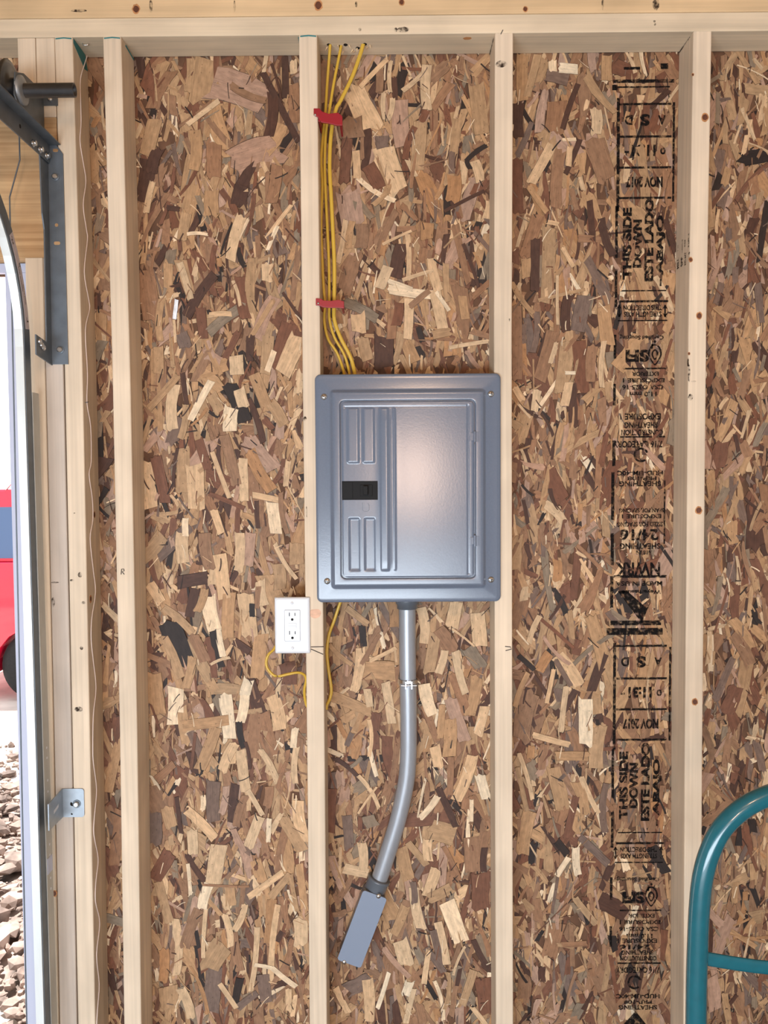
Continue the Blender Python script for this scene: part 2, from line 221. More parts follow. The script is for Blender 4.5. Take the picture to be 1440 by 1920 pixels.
TRACE = """
291 224 274 291 24 t
286 342 274 398 11 p
388 111 377 187 42 t
400 155 497 188 56 q
434 160 497 188 13 b
510 173 503 255 18 d
494 138 559 264 11 d
534 107 535 182 11 d
352 233 410 189 9 p
440 305 518 280 48 q
401 270 401 330 27 b
365 245 363 318 20 t
397 358 398 402 26 t
277 300 263 378 26 d
296 282 284 322 20 d
519 310 508 380 20 b
313 389 336 392 9 d
357 110 352 170 14 t
452 407 432 487 19 p
350 400 341 449 18 t
351 439 389 440 6 w
402 515 350 592 18 d
331 562 327 598 7 W
337 493 357 560 12 p
326 600 329 642 5 p
501 496 501 527 19 p
474 485 474 600 18 t
392 624 459 574 17 g
392 591 434 589 9 p
270 510 285 598 34 b
304 560 301 638 13 t
297 651 297 700 18 t
561 632 530 700 32 p
514 658 501 696 10 w
543 607 524 690 28 r
503 630 497 700 20 t
516 558 484 635 22 q
512 564 470 633 9 t
376 578 382 634 17 r
340 625 348 650 22 v
470 630 468 676 14 d
443 667 445 702 24 p
450 520 461 596 20 r
437 527 450 573 6 p
328 722 324 804 20 p
279 766 333 705 12 t
396 715 357 787 13 w
430 722 459 790 25 k
448 730 457 762 20 p
434 765 431 808 24 w
466 749 493 829 11 d
476 702 503 770 20 t
508 756 532 797 20 t
469 846 510 919 22 o
465 825 512 880 32 q
456 860 458 938 16 p
333 841 326 921 6 d
343 841 342 921 24 t
364 873 368 953 30 p
292 858 310 942 20 r
272 870 282 952 26 p
420 817 443 908 18 b
398 848 430 933 8 p
372 825 390 878 16 r
393 926 457 953 8 r
474 928 525 938 11 p
401 957 415 1000 14 p
510 943 518 1000 22 w
527 924 539 1000 9 b
541 865 536 911 11 p
563 766 545 804 10 p
342 700 350 758 9 d
348 760 338 822 12 t
348 972 348 1005 12 w
481 940 484 990 8 d
396 740 412 772 20 t
543 715 547 782 9 t
342 1000 344 1055 23 p
384 1000 394 1066 22 b
333 1093 388 1083 22 d
318 1170 350 1257 42 k
306 1195 338 1271 18 t
411 1040 421 1122 24 p
430 1113 427 1195 22 t
449 1000 446 1070 18 p
470 1000 465 1060 20 q
460 1115 468 1190 28 p
473 1132 473 1156 10 k
488 1090 496 1135 18 p
490 1190 482 1270 25 t
391 1122 405 1185 26 w
408 1180 418 1230 12 w
399 1184 416 1250 12 k
391 1195 402 1270 12 r
395 1246 431 1233 5 p
352 1200 393 1273 22 t
362 1192 385 1240 20 b
366 1105 355 1156 17 d
384 1105 369 1146 14 t
307 1140 360 1187 14 t
281 1095 302 1130 18 p
280 1268 288 1340 44 t
520 1058 524 1105 22 t
556 1020 556 1058 24 t
516 1020 556 1085 8 p
485 1100 481 1140 9 b
440 1203 468 1222 14 d
538 1243 542 1283 30 r
466 1275 459 1302 20 w
525 1273 521 1302 9 p
360 1233 347 1290 16 t
329 1290 327 1358 27 w
422 1304 431 1384 25 w
343 1361 428 1350 20 t
459 1298 450 1354 17 w
482 1338 476 1420 26 b
493 1338 514 1415 25 b
510 1305 524 1368 24 p
448 1355 457 1402 11 k
460 1392 468 1442 6 d
452 1407 462 1485 18 p
404 1365 374 1442 20 t
440 1395 417 1445 18 p
488 1407 520 1468 12 p
521 1478 537 1430 7 b
401 1466 401 1540 24 v
441 1471 435 1542 16 d
461 1492 443 1549 13 b
351 1520 402 1572 18 p
465 1482 492 1528 9 p
559 1502 572 1578 22 p
532 1535 568 1595 20 t
554 1366 550 1402 12 w
556 1402 554 1468 12 p
280 1475 300 1520 36 b
287 1522 287 1580 28 v
313 1515 322 1550 22 t
293 1462 326 1432 14 b
360 1558 362 1600 18 p
487 1532 466 1588 20 p
505 1535 503 1578 9 w
437 1555 458 1598 12 q
505 1475 500 1512 16 b
366 1375 358 1442 6 r
331 1495 340 1562 8 d
424 1475 415 1525 12 q
411 1585 399 1658 30 p
392 1658 379 1703 18 w
318 1600 290 1650 26 r
352 1620 357 1677 7 w
297 1655 318 1728 16 t
328 1724 330 1828 15 p
372 1706 346 1776 20 b
386 1706 381 1795 8 p
417 1772 392 1815 38 t
402 1815 395 1896 28 v
466 1682 530 1636 12 p
508 1682 543 1640 14 t
459 1697 440 1743 12 p
421 1716 432 1775 12 p
510 1688 503 1768 18 o
521 1698 508 1850 11 p
482 1740 470 1858 10 p
437 1750 450 1820 18 b
450 1835 440 1885 14 k
446 1890 482 1862 13 v
493 1828 500 1880 22 v
412 1845 443 1890 9 p
545 1640 557 1707 8 t
562 1725 563 1770 24 p
484 1878 487 1920 20 b
315 1850 318 1890 34 t
307 1782 305 1840 18 o
339 1855 358 1908 17 p
478 1809 510 1815 7 w
510 1815 555 1850 10 w
541 1855 541 1895 11 p
381 1659 466 1662 5 b
662 165 697 238 40 p
715 278 744 358 44 p
671 333 740 376 9 w
700 384 724 362 9 t
676 163 726 111 8 p
717 255 718 277 23 v
750 188 756 273 30 q
801 122 801 204 17 p
755 170 792 138 9 p
788 230 782 318 24 t
778 238 760 298 11 r
858 225 840 345 16 t
847 285 847 325 11 v
893 160 904 250 28 t
911 273 874 302 8 k
875 300 882 316 8 k
889 302 900 340 17 p
907 358 834 396 6 d
851 330 848 375 24 o
651 260 645 340 18 r
690 310 712 352 24 r
655 225 662 258 40 b
652 362 662 418 42 q
667 283 670 333 13 p
712 130 711 172 13 b
720 175 722 224 9 p
736 185 728 224 9 p
733 115 732 172 7 p
612 120 612 190 24 b
730 542 816 553 15 w
729 527 773 543 8 w
764 440 765 525 9 p
767 560 764 635 16 p
718 458 771 433 5 p
728 500 712 540 18 p
755 525 812 507 7 p
754 458 742 520 22 d
809 485 823 545 16 p
815 545 831 618 20 p
818 547 842 582 7 w
769 575 805 545 11 b
648 413 634 492 9 p
661 415 654 465 12 t
678 420 676 465 22 b
671 590 673 622 26 p
720 633 720 688 34 d
645 567 706 598 17 g
836 495 839 565 11 t
869 458 897 537 6 d
867 555 873 598 15 t
843 652 915 640 7 p
812 628 843 622 16 t
801 418 800 448 22 o
736 580 733 635 18 b
748 568 742 610 16 r
785 615 792 640 10 k
680 635 690 675 20 t
676 1216 664 1296 17 p
683 1258 740 1260 33 t
618 1209 660 1246 8 t
694 1239 742 1215 7 p
620 1305 694 1335 20 t
723 1280 735 1356 15 p
688 1292 694 1325 13 p
706 1338 703 1405 17 r
692 1350 692 1418 7 p
856 1130 847 1175 24 p
789 1140 795 1206 18 p
816 1188 804 1260 20 t
834 1220 822 1262 14 p
854 1222 873 1300 14 p
843 1177 889 1212 4 p
895 1150 900 1210 26 p
878 1215 902 1250 24 g
822 1180 850 1220 22 b
850 1265 876 1340 17 b
845 1312 872 1388 22 q
796 1283 812 1340 22 w
795 1322 820 1390 13 b
829 1322 824 1384 12 t
909 1325 896 1378 18 p
893 1270 880 1340 20 t
843 1350 842 1418 24 t
679 1175 682 1212 11 k
712 1190 678 1245 8 b
650 1140 690 1170 12 t
660 1375 650 1398 10 v
886 1418 855 1500 20 p
900 1455 912 1498 18 w
820 1494 788 1534 12 w
822 1478 855 1550 12 d
628 1423 669 1455 8 d
678 1420 658 1438 7 g
692 1400 706 1455 8 w
672 1455 710 1515 8 p
706 1476 672 1525 4 p
808 1555 852 1568 36 t
888 1570 890 1634 36 b
802 1575 804 1614 17 p
765 1580 800 1622 12 t
752 1590 766 1650 24 t
818 1630 800 1680 20 p
846 1665 805 1685 20 t
832 1588 862 1650 9 b
903 1638 905 1705 40 r
678 1581 680 1632 17 p
645 1628 690 1638 20 p
690 1530 700 1550 24 g
650 1530 655 1590 18 v
622 1480 618 1560 20 r
884 1500 884 1540 7 w
845 1420 843 1490 12 b
815 1400 822 1438 20 p
909 1590 907 1634 12 d
838 1692 866 1766 30 w
821 1730 838 1808 15 p
750 1765 762 1808 28 p
776 1665 790 1740 18 p
760 1700 738 1752 18 t
774 1655 777 1693 12 v
812 1745 828 1812 13 v
729 1824 708 1890 8 w
689 1838 692 1915 20 p
630 1852 653 1898 12 p
768 1842 760 1866 17 w
776 1855 761 1918 10 p
815 1840 831 1912 7 w
804 1782 795 1844 10 p
840 1824 834 1892 8 t
888 1820 867 1884 15 t
905 1835 915 1900 30 r
888 1763 918 1820 10 d
720 1778 768 1832 10 q
800 1778 832 1822 12 v
872 1775 850 1828 5 p
980 104 981 187 19 t
1008 103 988 180 14 t
1036 115 1037 133 13 w
1050 127 1083 130 16 w
1084 158 1056 240 9 d
1117 206 1117 250 20 p
1055 262 1080 261 6 w
1087 262 1061 325 10 d
1034 273 996 342 18 p
1069 275 1066 311 10 p
1045 190 1040 245 34 b
1115 262 1138 335 36 b
973 195 973 256 20 d
970 300 972 397 20 r
1052 280 1044 389 20 b
992 350 1025 397 10 t
1138 105 1138 150 18 t
1088 332 1094 356 8 p
1025 140 1065 150 20 v
1029 427 1025 567 24 t
1004 450 1003 543 17 d
1097 555 1083 620 26 v
1066 555 1062 620 17 d
1132 575 1140 645 24 t
1010 563 1096 543 6 t
1045 517 1046 608 5 p
1025 416 1047 420 8 p
1055 465 1075 500 8 p
1128 410 1150 478 14 d
1065 643 1052 735 26 t
1085 640 1092 735 24 r
1037 622 1012 712 24 b
1067 717 1058 760 15 p
1060 699 1078 699 6 w
1043 643 1032 680 8 p
986 486 986 520 16 t
1010 405 985 478 22 b
968 575 970 710 18 b
1006 585 999 660 11 v
966 542 1000 587 9 t
1133 640 1129 725 9 p
966 727 980 750 12 p
1008 732 1002 770 14 p
1112 650 1108 715 18 b
1045 1230 1085 1285 26 p
1020 1195 1068 1245 7 q
1042 1238 1070 1285 9 v
1098 1312 1100 1395 26 w
1062 1288 1052 1372 11 p
995 1300 978 1385 34 b
1043 1418 1102 1418 17 t
1125 1364 1118 1440 26 t
1000 1378 1067 1396 11 p
1040 1440 1056 1518 28 t
973 1413 998 1498 8 p
994 1522 980 1600 24 t
1090 1458 1122 1525 10 p
1080 1468 1098 1528 20 t
1080 1495 1062 1570 12 r
1137 1470 1135 1560 12 v
1088 1570 1140 1620 14 v
1044 1578 1063 1602 14 k
1080 1590 1084 1640 14 w
1066 1608 1044 1642 10 w
1038 1256 1025 1318 8 p
1030 1225 1010 1258 18 o
1012 1155 992 1205 10 p
1108 1158 1136 1262 22 t
990 1262 966 1325 9 t
973 1230 1002 1256 9 k
1015 1162 1075 1215 6 r
970 1440 988 1520 9 t
"""

# ------------------------------------------------------------------ large structure
ZT = 2.6            # underside of the top plates
YB = .0925          # face of the sheathing board behind the strands
RND = random.Random(7)

tag(MB().box((-6, -7, -.12), (3.4, .14, 0)).obj('floor', M['concrete']), 'grey concrete garage floor slab below the framed wall', 'floor', kind='structure')
tag(MB().box((-3.42, -7.02, 2.68), (2.42, .5, 2.72)).obj('ceiling', M['ceil']), 'wooden roof deck above the framed wall', 'ceiling', kind='structure')
xl = P(62, 900, 0).x
tag(MB().box((2.4, -7, 0), (2.42, .14, 2.68)).obj('wall_right', M['shell']), 'plain pale right wall of the garage', 'wall', kind='structure')
tag(MB().box((-3.42, -7, 0), (-3.4, .14, 2.68)).obj('wall_left', M['shell']), 'plain pale left wall of the garage', 'wall', kind='structure')
tag(MB().box((-3.4, -7.02, 0), (2.42, -7, 2.68)).obj('wall_front', M['shell']), 'plain pale wall of the garage behind the camera', 'wall', kind='structure')
wall = MB().box((xl+.012, YB, 0), (2.4, YB+.011, 2.676)).obj('wall_back', M['osb'])
tag(wall, 'bare stud wall sheathed in brown strand board with pale spruce studs', 'wall', kind='structure')
MB().box((-3.4, YB, 2.13), (xl+.012, YB+.011, 2.676)).obj('sheathing', M['osb'], wall)

# top plates
zt = ZT; zp = P(700, 31, 0).z
MB().box((-3.2, 0, zt), (2.4, .089, zt+.0381)).obj('top_plate', M['plate'], wall, bevel=.0015)
MB().box((-3.2, -.0015, zt+.0385), (2.4, .0875, zt+.0766)).obj('top_plate', M['plate2'], wall, bevel=.0015)
MB().box((xl+.1, 0, .0), (2.4, .089, .0381)).obj('bottom_plate', M['plate'], wall, bevel=.0015)

def stud_from(pxs, mname, name='stud', ztop=None, zbot=.0385, w_=.0381, y0=0.0):
    """pxs: (front-left px x, px y) down the stud; it follows its own slight bow"""
    pts = sorted([P(x, y, y0) for x, y in pxs], key=lambda p: -p.z)
    zs = [ztop if ztop is not None else ZT-.0003] + [p.z for p in pts[1:-1]] + [zbot]
    def xat(z):
        q = pts
        for i in range(len(q)-1):
            if z >= q[i+1].z or i == len(q)-2:
                t = (z-q[i].z)/(q[i+1].z-q[i].z); t = min(t, 1.3); return q[i].x+(q[i+1].x-q[i].x)*t
    mb = MB(); ch = .0028
    L_ = []
    for z in zs:
        x = xat(z)
        prof = [(0, ch), (ch*.3, ch*.3), (ch, 0), (w_-ch, 0), (w_-ch*.3, ch*.3), (w_, ch), (w_, .089), (0, .089)]
        L_.append([Vector((x+a, y0+b, z)) for a, b in prof])
    mb.loops(L_, True, True, False)
    o = mb.obj(name, M[mname], wall)
    return o, xat
studs = {}
studs[1] = stud_from([(102, 80), (121, 700), (135, 1360), (145, 1900)], 'stud')
studs[2] = stud_from([(193, 80), (210.5, 700), (224, 1360), (231, 1900)], 'stud')
studs[3] = stud_from([(560.5, 80), (567, 680), (576, 1420), (580, 1900)], 'stud')
studs[4] = stud_from([(928, 80), (926, 620), (928, 1420), (930.5, 1900)], 'stud')
studs[5] = stud_from([(1300, 80), (1291, 620), (1284, 1420), (1283, 1900)], 'stud')
sx = [studs[i][1](1.5) for i in range(1, 6)]
for k in (1, 2): MB().box((sx[4]+.4064*k, 0, .0385), (sx[4]+.4064*k+.0381, .089, ZT-.0005)).obj('stud', M['stud'], wall, bevel=.002)

# header over the door opening, cripples above, jack studs under
zh0 = P(90, 483, 0).z; zh1 = P(90, 220, 0).z
xs1 = studs[1][1]
hx = min(xs1(zh0), xs1(zh1))-.001
MB().box((-3.2, .0, zh0), (hx, .0381, zh1)).obj('header_beam', M['header'], wall, bevel=.0015)
MB().box((-3.2, .0391, zh0), (hx, .0765, zh1)).obj('header_beam', M['header'], wall, bevel=.0015)
hz = zh1+.0005; blk = P(90, 196, 0).z
MB().box((P(34, 130, 0).x, 0, hz), (P(67.3, 130, 0).x, .089, ZT-.0005)).obj('cripple_stud', M['stud'], wall, bevel=.002)
MB().box((P(68.3, 130, 0).x, 0, blk), (hx, .089, ZT-.0005)).obj('cripple_stud', M['stud'], wall, bevel=.002)
MB().box((P(68.3, 130, 0).x, 0, hz), (hx, .089, blk-.0008)).obj('cripple_block', M['stud'], wall, bevel=.002)
for k in range(1, 7): MB().box((-.62-.4064*k, 0, hz), (-.62-.4064*k+.0381, .089, ZT-.0005)).obj('cripple_stud', M['stud'], wall, bevel=.002)
stud_from([(85.5, 700), (101, 1360), (110.5, 1900)], 'jack', 'jack_stud', zh0-.0005, w_=.0376)
stud_from([(51.5, 700), (67, 1360), (76.5, 1900)], 'stud', 'jack_stud', zh0-.0005, w_=.0376)
# far side of the door opening, mostly out of frame
MB().box((-3.2, 0, 0), (-3.05, .089, zh0-.001)).obj('jack_stud', M['stud'], wall, bevel=.002)

# knots and scuffs on the framing
def disc(c, n_, rx, rz, m_, name, parent, th=.0006, seed=0):
    r = random.Random(seed); c = Vector(c); n_ = Vector(n_).normalized(); u = Vector((0, 0, 1)).cross(n_).normalized() if abs(n_.z) < .9 else Vector((1, 0, 0)); v = n_.cross(u)
    pl = [c+u*(rx*math.cos(a)*(1+r.uniform(-.12, .12)))+v*(rz*math.sin(a)*(1+r.uniform(-.12, .12)))-n_*.0004 for a in [2*PI*i/14 for i in range(14)]]
    return MB().prism(pl, n_*(th+.0004)).obj(name, m_, parent)
def knot(px, py, r, parent, Y=0, X=None, seed=1, nrm=(0, -1, 0)):
    c = P(px, py, Y) if X is None else PX(px, py, X)
    s = .0011
    disc(c, nrm, r*s*1.35, r*s*1.7, M['knotring'], 'knot', parent, .0002, seed)
    disc(c, nrm, r*s, r*s*1.15, M['knot'], 'knot', parent, .0005, seed+3)
s5 = studs[5][0]
for i, (x, y, r) in enumerate([(1322, 220, 5), (1311, 592, 4.5), (1310, 957, 5), (1303, 1316, 4.5), (1292, 663, 1.8), (1299, 140, 1.8), (1295, 487, 3)]): knot(x, y, r, s5, seed=i)
tp = [o for o in wall.children if o.name.startswith('top_plate')]
for i, (x, y, r) in enumerate([(255, 17, 5.5), (597, 10, 6), (753, 4, 4), (985, 17, 3.5)]): knot(x, y, r, tp[1], Y=-.0015, seed=20+i)
c = PZ(876, 72, ZT); disc(c, (0, 0, -1), .009, .006, M['knotring'], 'knot', tp[0], .0003, 5)
xs1f = xs1(1.4)+.0381
for i, (x, y, r) in enumerate([(177, 965, 4), (170, 1123, 4.5)]): knot(x, y, r, studs[1][0], X=xs1f+.0005, seed=40+i, nrm=(1, 0, 0))
c = P(591, 1150, 0); disc(c, (0, -1, 0), .013, .010, M['faintknot'], 'knot', studs[3][0], .0002, 50)
jk = [o for o in wall.children if o.name.startswith('jack_stud')]
knot(102, 1675, 4, jk[1], seed=52)
def scuff(px, py, w_, h_, parent, Y=0, seed=0, m_='soot'):
    disc(P(px, py, Y), (0, -1, 0), w_*.00057, h_*.00057, M[m_], 'scuff_mark', parent, .0004, seed)
for i, (x, y, w_, h_) in enumerate([(940, 120, 20, 12), (756, 56, 22, 10), (742, 56, 6, 8), (1230, 8, 12, 22), (148, 20, 30, 5), (283, 12, 6, 24), (440, 12, 4, 20), (1130, 8, 4, 22), (668, 8, 5, 10), (675, 55, 5, 6), (1227, 40, 4, 4), (1228, 46, 4, 4)]):
    scuff(x, y, w_, h_, tp[1] if y < 30 else (studs[4][0] if y > 100 else tp[0]), -.0016 if y < 30 else 0, i)
for i, (x, y, w_, h_) in enumerate([(103, 1092, 16, 3), (100, 1128, 6, 18), (150, 1078, 8, 10), (153, 1215, 6, 7), (147, 1330, 16, 10), (135, 1088, 8, 4), (156, 1130, 8, 5), (139, 962, 4, 2)]):
    scuff(x, y, w_, h_, jk[0] if x < 120 else studs[1][0], 0, 60+i)
for i, (x, y, w_, h_) in enumerate([(1295, 745, 9, 12), (1292, 700, 4, 30), (1290, 680, 3, 16), (1300, 715, 10, 3), (955, 600, 2, 6), (572, 785, 6, 8), (575, 960, 3, 20)]):
    scuff(x, y, w_, h_, s5 if x > 1200 else (studs[4][0] if x > 900 else studs[3][0]), 0, 80+i)

# teal sealant daubs at the stud heads
def daub(pts, parent, r=.002, nrm=None):
    MB().tube(pts, r, 8, rb=.0012).obj('sealant_daub', M['teal'], parent)
z = ZT-.002
for i in (1, 2, 3): 
    x = studs[i][1](ZT)
    daub([(x+.003, -.0004, z-.001), (x+.02, -.0006, z+.0005), (x+.036, -.0004, z-.001)], studs[i][0], .0022 if i == 3 else .0014)
x = studs[1][1](ZT)+.0384
MB().prism([(x, .004, ZT-.001), (x, .074, ZT-.001), (x, .088, ZT-.03), (x, .07, ZT-.034), (x, .004, ZT-.010)], (.0006, 0, 0)).obj('sealant_daub', M['teal'], studs[1][0])
x = studs[2][1](ZT)+.0384
daub([(x, .03, z-.002), (x, .06, z-.003), (x, .087, z-.004)], studs[2][0], .0018)
x = studs[3][1](ZT)-.0003
daub([(x, .004, z-.001), (x, .03, z-.004)], studs[3][0], .0018)
for i in (4, 5):
    x = studs[i][1](ZT)-.0004
    MB().tube([(x, .02, z), (x, .087, z)], .0012, 8).obj('dark_joint', M['soot'], studs[i][0])

# ------------------------------------------------------------------ oriented strand board
TONE = dict(p=(210, 177, 139), w=(230, 206, 173), t=(178, 142, 105), b=(149, 112, 84), r=(119, 79, 59), d=(82, 56, 45), k=(50, 40, 36),
            g=(136, 118, 98), v=(118, 97, 85), q=(176, 142, 120), o=(174, 130, 90), W=(236, 236, 236))
def strand_shape(rng, L_, W_, jag=1.0):
    """outline (u along, v across) of one wood strand: split sides, broken or slanted ends"""
    hl, hw = L_/2, W_/2; bend = rng.uniform(-.07, .07)*L_*(1 if rng.random() < .6 else .2)
    f = lambda u: bend*(1-(u/hl)**2)
    t0, t1 = (rng.choice([(1, 1), (1, .6), (.5, 1), (1, .25), (.3, .8), (1, 1), (.9, .8)]) if jag > .7 else (rng.uniform(.8, 1), rng.uniform(.7, 1)))
    wd = lambda u: hw*((t0+(t1-t0)*(u/hl+1)/2)*.55+.45*min(1, (t0, t1)[u > 0]+.5))
    j = lambda a: rng.uniform(-a, a)
    s0, s1 = j(.5 if jag > .7 else .22)*W_, j(.5 if jag > .7 else .22)*W_                     # slant of the ends
    e0, e1 = [], []
    for k, q in enumerate((1, .45, -.1, -.6, -1)):
        sp = (rng.random() < .35)*rng.uniform(.1, .5)*W_*jag
        e1.append((hl+s1*q*.5+sp*(k % 2), wd(hl)*q)); e0.append((-hl-s0*q*.5-sp*((k+1) % 2), wd(-hl)*q))
    side = lambda sg, us: [(u*hl, sg*wd(u*hl)*(1+j(.10*jag))) for u in us]
    pts = side(1, (-.6, -.15, .3, .65))+e1+side(-1, (.65, .25, -.2, -.6))+e0[::-1]
    return [(u, v+f(u)) for u, v in pts]
def strand_geo(rng, cx, cz, L_, W_, ang, depth, th, tone, V, F, T, G, jag=1.0):
    pts = strand_shape(rng, L_, W_, jag); n = len(pts); ca, sa = math.cos(ang), math.sin(ang)
    tu, tv = rng.uniform(-.004, .004), rng.uniform(-.02, .02); b = len(V); gu, gv = rng.uniform(0, 50), rng.uniform(0, 50)
    for (u, v) in pts: V.append((cx+u*ca-v*sa, depth+u*tu+v*tv, cz+u*sa+v*ca))
    for (u, v) in pts: V.append((cx+u*ca*1.012-v*sa*1.05, depth+th+u*tu+v*tv, cz+u*sa*1.012+v*ca*1.05))
    F.append(tuple(b+i for i in range(n))); T += [tone]*n; G += [(gu+u, gv+v) for u, v in pts]
    dk = tuple(c*.3 for c in tone)  # side faces darkened: glue-dark edges plus crevice shade put into the colour
    for i in range(n):
        j = (i+1) % n; F.append((b+i, b+i+n, b+j+n, b+j)); T += [dk]*4; G += [(gu+pts[i][0], gv+pts[i][1])]*2+[(gu+pts[j][0], gv+pts[j][1])]*2
def strand_obj(name, V, F, T, G, parent):
    me = bpy.data.meshes.new(name); me.from_pydata(V, [], F)
    ca = me.attributes.new('tone', 'FLOAT_COLOR', 'CORNER'); ca.data.foreach_set('color', [c for t in T for c in (*t, 1)])
    uv = me.uv_layers.new(name='grain'); uv.data.foreach_set('uv', [c for g in G for c in g])
    me.materials.append(M['strand']); me.update(); o = bpy.data.objects.new(name, me); C.objects.link(o); o.parent = parent; return o
def tone_of(rng, k, var=.10):
    c = lin(TONE[k]); a = 1+rng.uniform(-var, var); h = rng.uniform(-.05, .05); return (c[0]*a*(1+h), c[1]*a, c[2]*a*(1-h))
# most strands: random, far too many to count
V, F, T, G = [], [], [], []
X0, X1, Z0, Z1 = -.76, 1.5, .30, 2.60; NS = 24000
keys = 'p'*14+'w'*3+'t'*28+'b'*34+'r'*15+'d'*8+'k'*3+'g'*6+'v'*7+'q'*8+'o'*3
for i in range(NS):
    L_ = min(.13, .036*math.exp(RND.gauss(.35, .5))); W_ = min(.040, .0095*math.exp(RND.gauss(.22, .6)), L_*.6)
    ang = PI/2+RND.gauss(0, .38) if RND.random() < .85 else RND.uniform(0, PI)
    if RND.random() < .22: W_ *= .4
    k = RND.choice(keys); cx0, cz0 = RND.uniform(X0, X1), RND.uniform(Z0, Z1)
    if cz0 < zh0+.06 and cx0-max(W_, L_*abs(math.cos(ang)))/2 < xl+.03: continue
    if L_*W_ > .0011 and k in 'pw': k = 't'
    strand_geo(RND, cx0, cz0, L_, W_, ang, YB-.0002-.0021*i/NS, .0007, tone_of(RND, k), V, F, T, G)
for i in range(1500):
    cx0, cz0 = RND.uniform(-.58, 1.2), RND.uniform(.34, 2.58)
    if P(1135, 900, YB).x < cx0 < P(1262, 900, YB).x: continue
    L_ = RND.uniform(.008, .034); strand_geo(RND, cx0, cz0, L_, RND.uniform(.0010, .0032), PI/2+RND.gauss(0, .6), YB-.0033, .0004, tone_of(RND, RND.choice('pwwtbrddkkv')), V, F, T, G)
so_ = strand_obj('strand_layer', V, F, T, G, wall); so_['kind'] = 'stuff'
INK_Y = YB-.0002-.0021*.994-.0001

# the strands that can be told apart in the photograph
TR = TRACE
rows = [r.split() for r in TR.strip().split('\n') if r.strip()]
big = []
for r in rows:
    x1, y1, x2, y2, w_ = map(float, r[:5]); big.append((x1, y1, x2, y2, w_, r[5]))
area_ = sorted([math.hypot(b[2]-b[0], b[3]-b[1])*b[4] for b in big], reverse=True)
cut = area_[299] if len(area_) > 300 else 0
V, F, T, G = [], [], [], []; one = 0
for i, (x1, y1, x2, y2, w_, k) in enumerate(big):
    a = P(x1, y1, YB-.003); b = P(x2, y2, YB-.003); c = (a+b)/2; d = b-a; L_ = Vector((d.x, 0, d.z)).length; W_ = w_*.00134
    dep = YB-.0023-.0010*(1-min(1, L_*W_/.0035)); tn = tone_of(RND, k, .06)
    args = (RND, c.x, c.z, L_*1.02, W_, math.atan2(d.z, d.x), dep, .0008, tn)
    if L_*W_ > 0 and math.hypot(x2-x1, y2-y1)*w_ >= cut and one < 300:
        v, f, t, g = [], [], [], []; strand_geo(*args, v, f, t, g, jag=.5); strand_obj('wood_strand', v, f, t, g, wall); one += 1
    else: strand_geo(*args, V, F, T, G, jag=.6)
if F: o = strand_obj('strand_layer', V, F, T, G, wall); o['kind'] = 'stuff'

# ------------------------------------------------------------------ printing on the board and framing
def text_mesh(s, bold=.02):
    cu = bpy.data.curves.new('t', 'FONT'); cu.body = s; cu.offset = bold; cu.resolution_u = 3; cu.fill_mode = 'FRONT'
    o = bpy.data.objects.new('t', cu); C.objects.link(o); dg = bpy.context.evaluated_depsgraph_get()
    me = bpy.data.meshes.new_from_object(o.evaluated_get(dg)); bpy.data.objects.remove(o); return me
def place_text(s, c, X, Y, w_, h_, m_, name, parent, bold=.02):
    """fit text s into a w_ x h_ box centred on c; X, Y are its reading and up directions"""
    me = text_mesh(s, bold); vs = [v.co.copy() for v in me.vertices]
    x0, x1 = min(v.x for v in vs), max(v.x for v in vs); y0, y1 = min(v.y for v in vs), max(v.y for v in vs)
    X = Vector(X); Y = Vector(Y); c = Vector(c)
    for v in me.vertices: v.co = c+X*((v.co.x-(x0+x1)/2)*w_/(x1-x0))+Y*((v.co.y-(y0+y1)/2)*h_/(y1-y0))
    me.materials.clear(); me.materials.append(m_); me.name = name; me.update()
    o = bpy.data.objects.new(name, me); C.objects.link(o); o.parent = parent; return o
k1 = (P(1200, 900, INK_Y)-P(1100, 900, INK_Y)).length/100
def flat(px, py, w_, h_, name, parent, m_='ink'):
    c = P(px, py, INK_Y); a = w_*k1/2; b = h_*k1/2
    return MB().add([(c.x-a, INK_Y, c.z-b), (c.x+a, INK_Y, c.z-b), (c.x+a, INK_Y, c.z+b), (c.x-a, INK_Y, c.z+b)], [(0, 1, 2, 3)]).obj(name, M[m_], parent)
def stamp(s, px, py, w_, h_, parent, rot=180, bold=.035):
    X, Y = {180: ((-1, 0, 0), (0, 0, -1)), 90: ((0, 0, 1), (-1, 0, 0)), 0: ((1, 0, 0), (0, 0, 1))}[rot]
    return place_text(s, P(px, py, INK_Y), X, Y, w_*k1, h_*k1, M['ink'], 'stamp_text', parent, bold)
def logo_leaf(px, py, parent):
    c = P(px, py, INK_Y); mb = MB(); s = k1
    def ring(rx, rz, th, pinch):
        o_, i_ = [], []
        for j in range(24):
            a = 2*PI*j/24; f = 1-pinch*max(0, -math.sin(a))
            o_.append((c.x+rx*s*f*math.cos(a), INK_Y, c.z+rz*s*math.sin(a))); i_.append((c.x+(rx-th)*s*f*math.cos(a), INK_Y, c.z+(rz-th)*s*math.sin(a)))
        mb.add(o_+i_, [(j, (j+1) % 24, (j+1) % 24+24, j+24) for j in range(24)])
    ring(13, 20, 3.2, .55); ring(6.5, 10, 3, .4)
    for (dx, dz) in ((0, 24), (-5, 18), (-6, 13)):
        mb.add([(c.x+(dx+2.6*math.cos(2*PI*j/8))*s, INK_Y, c.z+(dz+2.6*math.sin(2*PI*j/8))*s) for j in range(8)], [tuple(range(8))])
    return mb.obj('stamp_emblem', M['ink'], parent)
